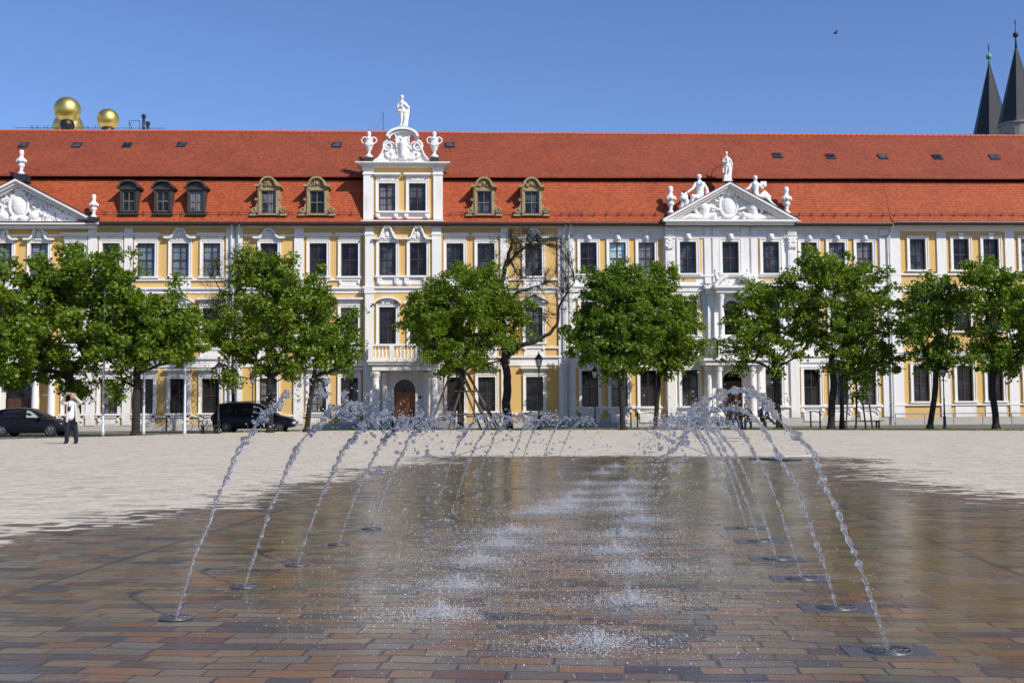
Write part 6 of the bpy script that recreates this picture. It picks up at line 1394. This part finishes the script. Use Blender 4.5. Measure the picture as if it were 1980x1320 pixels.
def sitter(label, px, top, legs, shirt, crossed=False, lean=0, hairm='darkhair', rot=0):
    x = X(px, 815, by_); b = MB(); zt = .5
    head(b, (0+lean, -.02, 1.24), .10, (rot*.5, -1, -.05)); b.cap((lean*.8, .03, 1.05), (lean, 0, 1.16), .055, .05); b.cap((0, .06, .58), (lean*.5, .08, .8), .15, .15); b.cap((lean*.5, .08, .8), (lean*.8, .06, 1.0), .15, .16)
    if crossed: LG = [((-.09, 0, .55), (-.08, -.42, .56), (-.06, -.40, .12)), ((.09, 0, .60), (.12, -.42, .68), (.42, -.50, .36))]
    else: LG = [((-.10, 0, .55), (-.12, -.42, .54), (-.14, -.46, .1)), ((.10, 0, .55), (.12, -.42, .54), (.16, -.50, .1))]
    for h_, k_, a_ in LG: b.cap(h_, k_, .08, .06); b.cap(k_, a_, .055, .04)
    arms = [((-.19+lean*.8, .05, 1.0), (-.27, -.05, .74), (-.12, -.28, .68)), ((.19+lean*.8, .05, 1.0), (.27, -.05, .74), (.12, -.28, .68))]
    for s_, e_, w_ in arms: b.cap(s_, e_, .055, .045); b.cap(e_, w_, .042, .03); hand(b, w_, (-w_[0]*.6, -.8, -.1), (0, .2, 1), .5)
    hm = MB(); hm.ell((lean, .01, 1.31), (.098, .115, .085)); hm.ell((lean, .045, 1.25), (.095, .09, .11))
    co = MB(); co.cap((0, .06, .60), (lean*.5, .08, .82), .175, .17); co.cap((lean*.5, .08, .82), (lean*.8, .06, 1.0), .17, .175); co.cap((-.17+lean*.8, .06, 1.0), (.17+lean*.8, .06, 1.0), .08, .08)
    for s_, e_, w_ in arms: co.cap(s_, e_, .075, .06); co.cap(e_, Vector(e_).lerp(Vector(w_), .85), .058, .045)
    lg = MB()
    for h_, k_, a_ in LG: lg.cap(h_, k_, .10, .08); lg.cap(k_, Vector(k_).lerp(Vector(a_), .93), .078, .065)
    so_ = MB()
    for h_, k_, a_ in LG:
        a_ = Vector(a_); tip = a_+Vector((.02, -.16, -.045)) if not (crossed and a_.z > .2) else a_+Vector((.14, -.10, .02)); tip.z = max(tip.z, .045); so_.cap(a_+Vector((0, .02, -.04)), tip, .048, .038)
    parts = [('person', b, 'skin', .012), ('hair', hm, hairm, .015), ('jacket', co, top, .018), ('trousers', lg, legs, .018), ('shoes', so_, 'black', .014)]
    if shirt: q = MB(); q.cap((lean*.6, -.09, .80), (lean*.8, -.08, 1.02), .05, .055); parts.insert(2, ('shirt', q, shirt, .015))
    return person(label, (x, by_-.02, -.02), rot, parts, 1.06, 'people seated on the long bench')
sitter('man in black suit and white shirt seated cross-legged at the bench\'s right end', 1476, 'suit', 'suit', 'shirt', True)
sitter('seated person in dark jacket leaning over, in the middle of the bench', 1446, 'suit', 'navy', None, False, -.10, rot=-.25)
sitter('seated person in dark top and blue jeans at the left part of the bench', 1416, 'suit', 'jeans', None, False, .05, rot=.2)
# ---------------------------------------------------------------- fountain
def jet(N, Sp, h, seed, label, group, r0=.0065, smooth=False, brk=.42, rmax=.02, fall=1.0, drops=150, bs=1.0):
    """water leaving nozzle N, peaking at h and landing at Sp: a twisted stream that tears into blobs"""
    r = random.Random(seed); gen = np.random.default_rng(seed); m = MB(); dm = MB(); D = Sp-N
    def pt(t): return N+D*t+Vector((0, 0, 4*h*t*(1-t)))
    n = 300 if smooth else 190; rows = []; tend = .80 if smooth else brk; ph = r.uniform(0, 6); sv = seed*3.7
    K = 10
    V = []; Fs = []; side = D.normalized().cross(Vector((0, 0, 1))).normalized()
    L = 0; prev = pt(0)
    for i in range(n+1):
        t = tend*i/n; p = pt(t); L += (p-prev).length; prev = p; T = (pt(t+.002)-p).normalized(); u = side; v = T.cross(u).normalized()
        g = min(1, t/.45); rr = r0+(rmax-r0)*g**1.25
        if t > .55: rr = rmax*(1-.45*(t-.55)/.4)
        lump = 1+(.75-.1*g)*noise.noise(Vector((L*(46-18*g), sv, 0)))*2
        if smooth and t > .7: lump *= max(.08, (.8-t)/.1)
        if not smooth and t > brk*.9: lump *= max(.05, (brk-t)/(brk*.1))
        if t < .004: lump = 1
        wob = Vector((noise.noise(Vector((L*5, sv, 2))), noise.noise(Vector((L*5, sv, 5))), noise.noise(Vector((L*5, sv, 8)))))*.05*g
        tw = ph+L*55
        for k in range(K):
            a = 2*math.pi*k/K; fl = 1+.50*math.cos(2*(a-tw)); q = rr*max(.15, lump)*fl*(1+.35*g*noise.noise(Vector((L*40, math.cos(a)*2, math.sin(a)*2+sv))))
            V.append(p+wob+(u*math.cos(a)+v*math.sin(a))*q)
    for i in range(n):
        for k in range(K): Fs.append((i*K+k, i*K+(k+1) % K, (i+1)*K+(k+1) % K, (i+1)*K+k))
    Fs.append(tuple(range(K-1, -1, -1))); Fs.append(tuple(n*K+k for k in range(K))); m.add(V, Fs)
    def blob(c, s, st=1.0, dirv=None):
        # crumpled flying lump of water
        q = MB(); q.ell((0, 0, 0), (s, s*r.uniform(.5, .9), s*r.uniform(.5, 1.0)*st), 9, 6)
        M_ = Matrix.Rotation(r.uniform(0, 6.28), 3, 'X') @ Matrix.Rotation(r.uniform(0, 6.28), 3, 'Y'); o = Vector((r.uniform(0, 99), r.uniform(0, 99), 0))
        vv = []
        for p in q.v:
            p = Vector(p); d = p.normalized(); p = p*(1+1.25*noise.noise(d*1.7+o)); vv.append(M_@p+c)
        m.add(vv, q.f)
    t = brk*.80 if not smooth else .35
    while t < 1.0:
        # main blobs ride the arc, strung closely near the crest, sparse when falling
        p = pt(t)
        if p.z > .02:
            g = (t-brk)/(1-brk) if t > brk else 0
            sp = .012+.09*max(0, g)
            if (not smooth) or r.random() < .25 or t > .72:
                c = p+Vector((r.gauss(0, sp*.6), r.gauss(0, sp), r.gauss(0, sp*1.1)))
                if c.z > .01: blob(c, r.uniform(.35, 1.3)*rmax*bs*(1.0 if g < .5 else .7))
            if r.random() < .8:
                for _ in range(2):
                    c = p+Vector((r.gauss(0, sp*1.5), r.gauss(0, sp*1.5), r.gauss(0, sp*1.6)-.02)); 
                    if c.z > .01: dm.ell(c, r.uniform(.0018, .0055), 6, 4)
        t += (.009 if t < .72 else .014)*r.uniform(.6, 1.4)*(1 if not smooth else 1.5)
    for _ in range(drops):
        t = r.uniform(.15, .98); p = pt(t); s = .02+.16*max(0, t-.2); c = p+Vector((r.gauss(0, s), r.gauss(0, s), r.gauss(0, s)))
        if c.z > .01: dm.ell(c, r.uniform(.0014, .0045), 6, 4)
    # torn edges along the rising stream
    for _ in range(60):
        t = r.uniform(.05, .45); p = pt(t); c = p+Vector((r.gauss(0, .008+.02*t), r.gauss(0, .01), r.gauss(0, .01))); dm.ell(c, r.uniform(.0018, .004), 6, 4)
    o = m.build('water_jet', M['water'], None, smooth=True, wp=N); tag(o, label, 'water jet', group); dm.build('droplets', M['drop'], o, smooth=True); return o
def cover(N, square, label, s=1.0):
    rz = Matrix.Rotation(-rad(PAVE_ROT), 3, 'Z'); e = empty('drain_cover', (N.x, N.y, 0), label, 'drain cover', 'nozzle covers of the fountain')
    def B(m, *a):
        q = MB().box(*a); m.add([rz@Vector(p)+Vector((N.x, N.y, 0)) for p in q.v], q.f)
    if square:
        m = MB(); h = .19
        B(m, -h, h, -h*.62, h*.62, -.01, .004); o = m.build('plate', M['plate'], e); bevel(o, .003, 1)
    m = MB(); R_ = .098*s; c = Vector((N.x, N.y, 0))
    for k, rr in enumerate((R_, R_*.72, R_*.44, R_*.2)): m.tube([c+Vector((rr*math.cos(a), rr*math.sin(a), .004)) for a in np.linspace(0, 2*math.pi, 33)], .005*(1.3 if k == 0 else 1)*s, 6)
    for k in range(12):
        a = k*math.pi/6; m.tube([c+Vector((R_*.2*math.cos(a), R_*.2*math.sin(a), .004)), c+Vector((R_*math.cos(a), R_*math.sin(a), .004))], .0045*s, 5)
    m.build('grille', M['grille'], e)
    m = MB(); m.lathe(c, [(R_*.98, -.01), (R_*.98, .0055 if square else .0025)], 28); m.build('sump', M['black'], e)
M['plate'] = simple('wet_granite_plate', (.075, .078, .085), .3, .25, 14, bump=.3)
M['grille'] = simple('wet_cast_iron_grille', (.07, .072, .075), .45, .2, 10)
def splash(c, seed, label, n=900, w=.34, h=.11):
    r = np.random.default_rng(seed); m = MB(); c = Vector(c)
    a = r.uniform(0, 2*math.pi, n); rr = np.abs(r.normal(0, 1, n))**1.7*w*(.30+.16*(seed % 5)/4); z = np.abs(r.normal(0, 1, n))**1.3*h*.22*np.exp(-rr/w*.8)+.002
    s = r.uniform(.0010, .0031, n)*np.where(r.random(n) < .04, 2.0, 1)
    bx = np.stack([c.x+rr*np.cos(a)*1.25, c.y+rr*np.sin(a)*.8, z], 1)
    octv = np.array([(1,0,0),(-1,0,0),(0,1,0),(0,-1,0),(0,0,1),(0,0,-1)], float); of = np.array([(0,2,4),(2,1,4),(1,3,4),(3,0,4),(2,0,5),(1,2,5),(3,1,5),(0,3,5)])
    V = (bx[:, None, :]+octv[None]*s[:, None, None]); F_ = (np.arange(n)[:, None, None]*6+of[None]).reshape(-1, 3)
    m.add(V.reshape(-1, 3).tolist(), F_.tolist())
    o = m.build('splash', M['foam'], None, smooth=True, wp=(c.x, c.y, 0)); tag(o, label, 'splash', 'splashes where the jets land')
M['drop'] = simple('sparkling_water_drop', (.9, .92, .95), .08, .02, 5); M['drop'].node_tree.nodes['Principled BSDF'].inputs['Transmission Weight'].default_value = .6; M['drop'].node_tree.nodes['Principled BSDF'].inputs['IOR'].default_value = 1.33
ordw = ['nearest', 'second', 'third', 'fourth', 'fifth', 'sixth', 'seventh', 'eighth', 'ninth', 'tenth', 'eleventh', 'twelfth']
RN = [(1717, 1255), (1617, 1172), (1550, 1116), (1502, 1078), (1468, 1044), (1443, 1019), (1419, 993), (1416, 973), (1404, 957), (1397, 945)]
RS = [(1150, 1250), (1215, 1166), (1230, 1104), (1188, 1068), (1204, 1036), (1240, 1008), (1215, 985), (1205, 967), (1200, 950), (1220, 935)]
for i, (a, b) in enumerate(zip(RN, RS)):
    N = onZ(*a, .008); Sp = onZ(*b); jet(N, Sp, (1.13, 1.06, 1.0, 1.02, 1.0, .98, .97, .95, .95, .94)[i], 40+i, '%s water jet from the camera in the right-hand row, arching left' % ordw[i], 'arching water jets', smooth=i == 0, brk=(.5, .55, .5, .48, .47, .45, .45, .45, .45, .45)[i], r0=(.0065, .0056, .0052, .005, .005, .005, .005, .005, .005, .005)[i], rmax=(.0145, .0135, .0125, .0125, .013, .013, .014, .014, .014, .014)[i], drops=(140, 190, 240, 260, 260, 260, 220, 220, 200, 200)[i])
    if i < 6: cover(N, True, '%s square nozzle cover from the camera in the right-hand row' % ordw[i])
    splash(Sp, 80+i, '%s splash from the camera in the right-hand line of splashes' % ordw[i], 5200, .5 if i else .6, .13)
LN = [(340, 1192), (473, 1132), (575, 1090), (655, 1050), (718, 1020), (848, 970), (882, 965), (915, 952), (980, 926), (1004, 915), (1048, 898), (1078, 895)]
LS = [(850, 1192), (885, 1136), (925, 1088), (965, 1055), (990, 1030), (1045, 992), (1090, 982), (1100, 970), (1120, 955), (1135, 935), (1165, 915), (1190, 902)]
for i, (a, b) in enumerate(zip(LN, LS)):
    N = onZ(*a, .008); Sp = onZ(*b); jet(N, Sp, (1.17, 1.08, 1.03, 1.0, .98, 1.0, 1.02, .98, 1.0, 1.0, .95, .9)[i], 140+i, '%s water jet from the camera in the left-hand row, breaking up at its crest' % ordw[i], 'arching water jets', r0=.006, bs=1.15, brk=.36+.02*math.sin(i*2.1), rmax=.016 if i < 5 else .015, drops=(190, 210, 220, 220, 200, 110, 110, 100, 90, 90, 80, 80)[i])
    if i < 5: cover(N, False, '%s round nozzle grille from the camera in the left-hand row' % ordw[i], .85)
    splash(Sp, 180+i, '%s splash from the camera in the left-hand line of splashes' % ordw[i], 5200 if i < 8 else 2500, .5, .13)
# scattered spray over the wet paving between the rows
gen = np.random.default_rng(9); m = MB(); n = 4200
a0, ax = onZ(1010, 1230), Vector((math.sin(rad(PAVE_ROT)), math.cos(rad(PAVE_ROT)), 0)); sdv = Vector((ax.y, -ax.x, 0))
cs = []
for i in range(n):
    t = gen.uniform(-.6, 9)*gen.uniform(.3, 1); s = gen.normal(.1, .75); z = abs(gen.normal(0, .10))+.003 if gen.random() < .85 else gen.uniform(0, .5)
    p = Vector((a0.x, a0.y, 0))+ax*t+sdv*s; cs.append((p.x, p.y, z))
cs = np.array(cs); s = gen.uniform(.0012, .0028, n)
octv = np.array([(1,0,0),(-1,0,0),(0,1,0),(0,-1,0),(0,0,1),(0,0,-1)], float); of = np.array([(0,2,4),(2,1,4),(1,3,4),(3,0,4),(2,0,5),(1,2,5),(3,1,5),(0,3,5)])
m.add((cs[:, None, :]+octv[None]*s[:, None, None]).reshape(-1, 3).tolist(), (np.arange(n)[:, None, None]*6+of[None]).reshape(-1, 3).tolist())
tag(m.build('spray_droplets', M['foam'], None, smooth=True), 'fine spray droplets hanging over the wet paving between the jets', 'spray', kind='stuff')
# steel strips and a plank lying in the paving
def strip(p, q, w_, z, mat, name, label=None, cat=None):
    a, b = onZ(*p), onZ(*q); d = (b-a).normalized(); s_ = Vector((-d.y, d.x, 0))*w_/2; m = MB()
    m.add([(v.x, v.y, zz) for zz in (0, z) for v in (a-s_, b-s_, b+s_, a+s_)], [(0,3,2,1),(4,5,6,7),(0,1,5,4),(1,2,6,5),(2,3,7,6),(3,0,4,7)])
    o = m.build(name, M[mat], None); tag(o, label, cat) if label else tag(o, kind='structure')
strip((1485, 889), (1512, 888), 1.2, .02, 'black', 'drain_slab', 'dark open slot in the paving at the far edge of the wet area', 'drain slot')
strip((1516, 882), (1577, 881), .08, .02, 'pole', 'timber_plank', 'pale flat bar lying beside the dark slot in the paving', 'bar')
strip((1388, 848), (1432, 847), .35, .012, 'iron', 'metal_strip', 'first narrow dark grating strip in the dry paving', 'grating')
strip((1392, 853.5), (1424, 853), .3, .012, 'iron', 'metal_strip', 'second narrow dark grating strip, nearer than the first', 'grating')
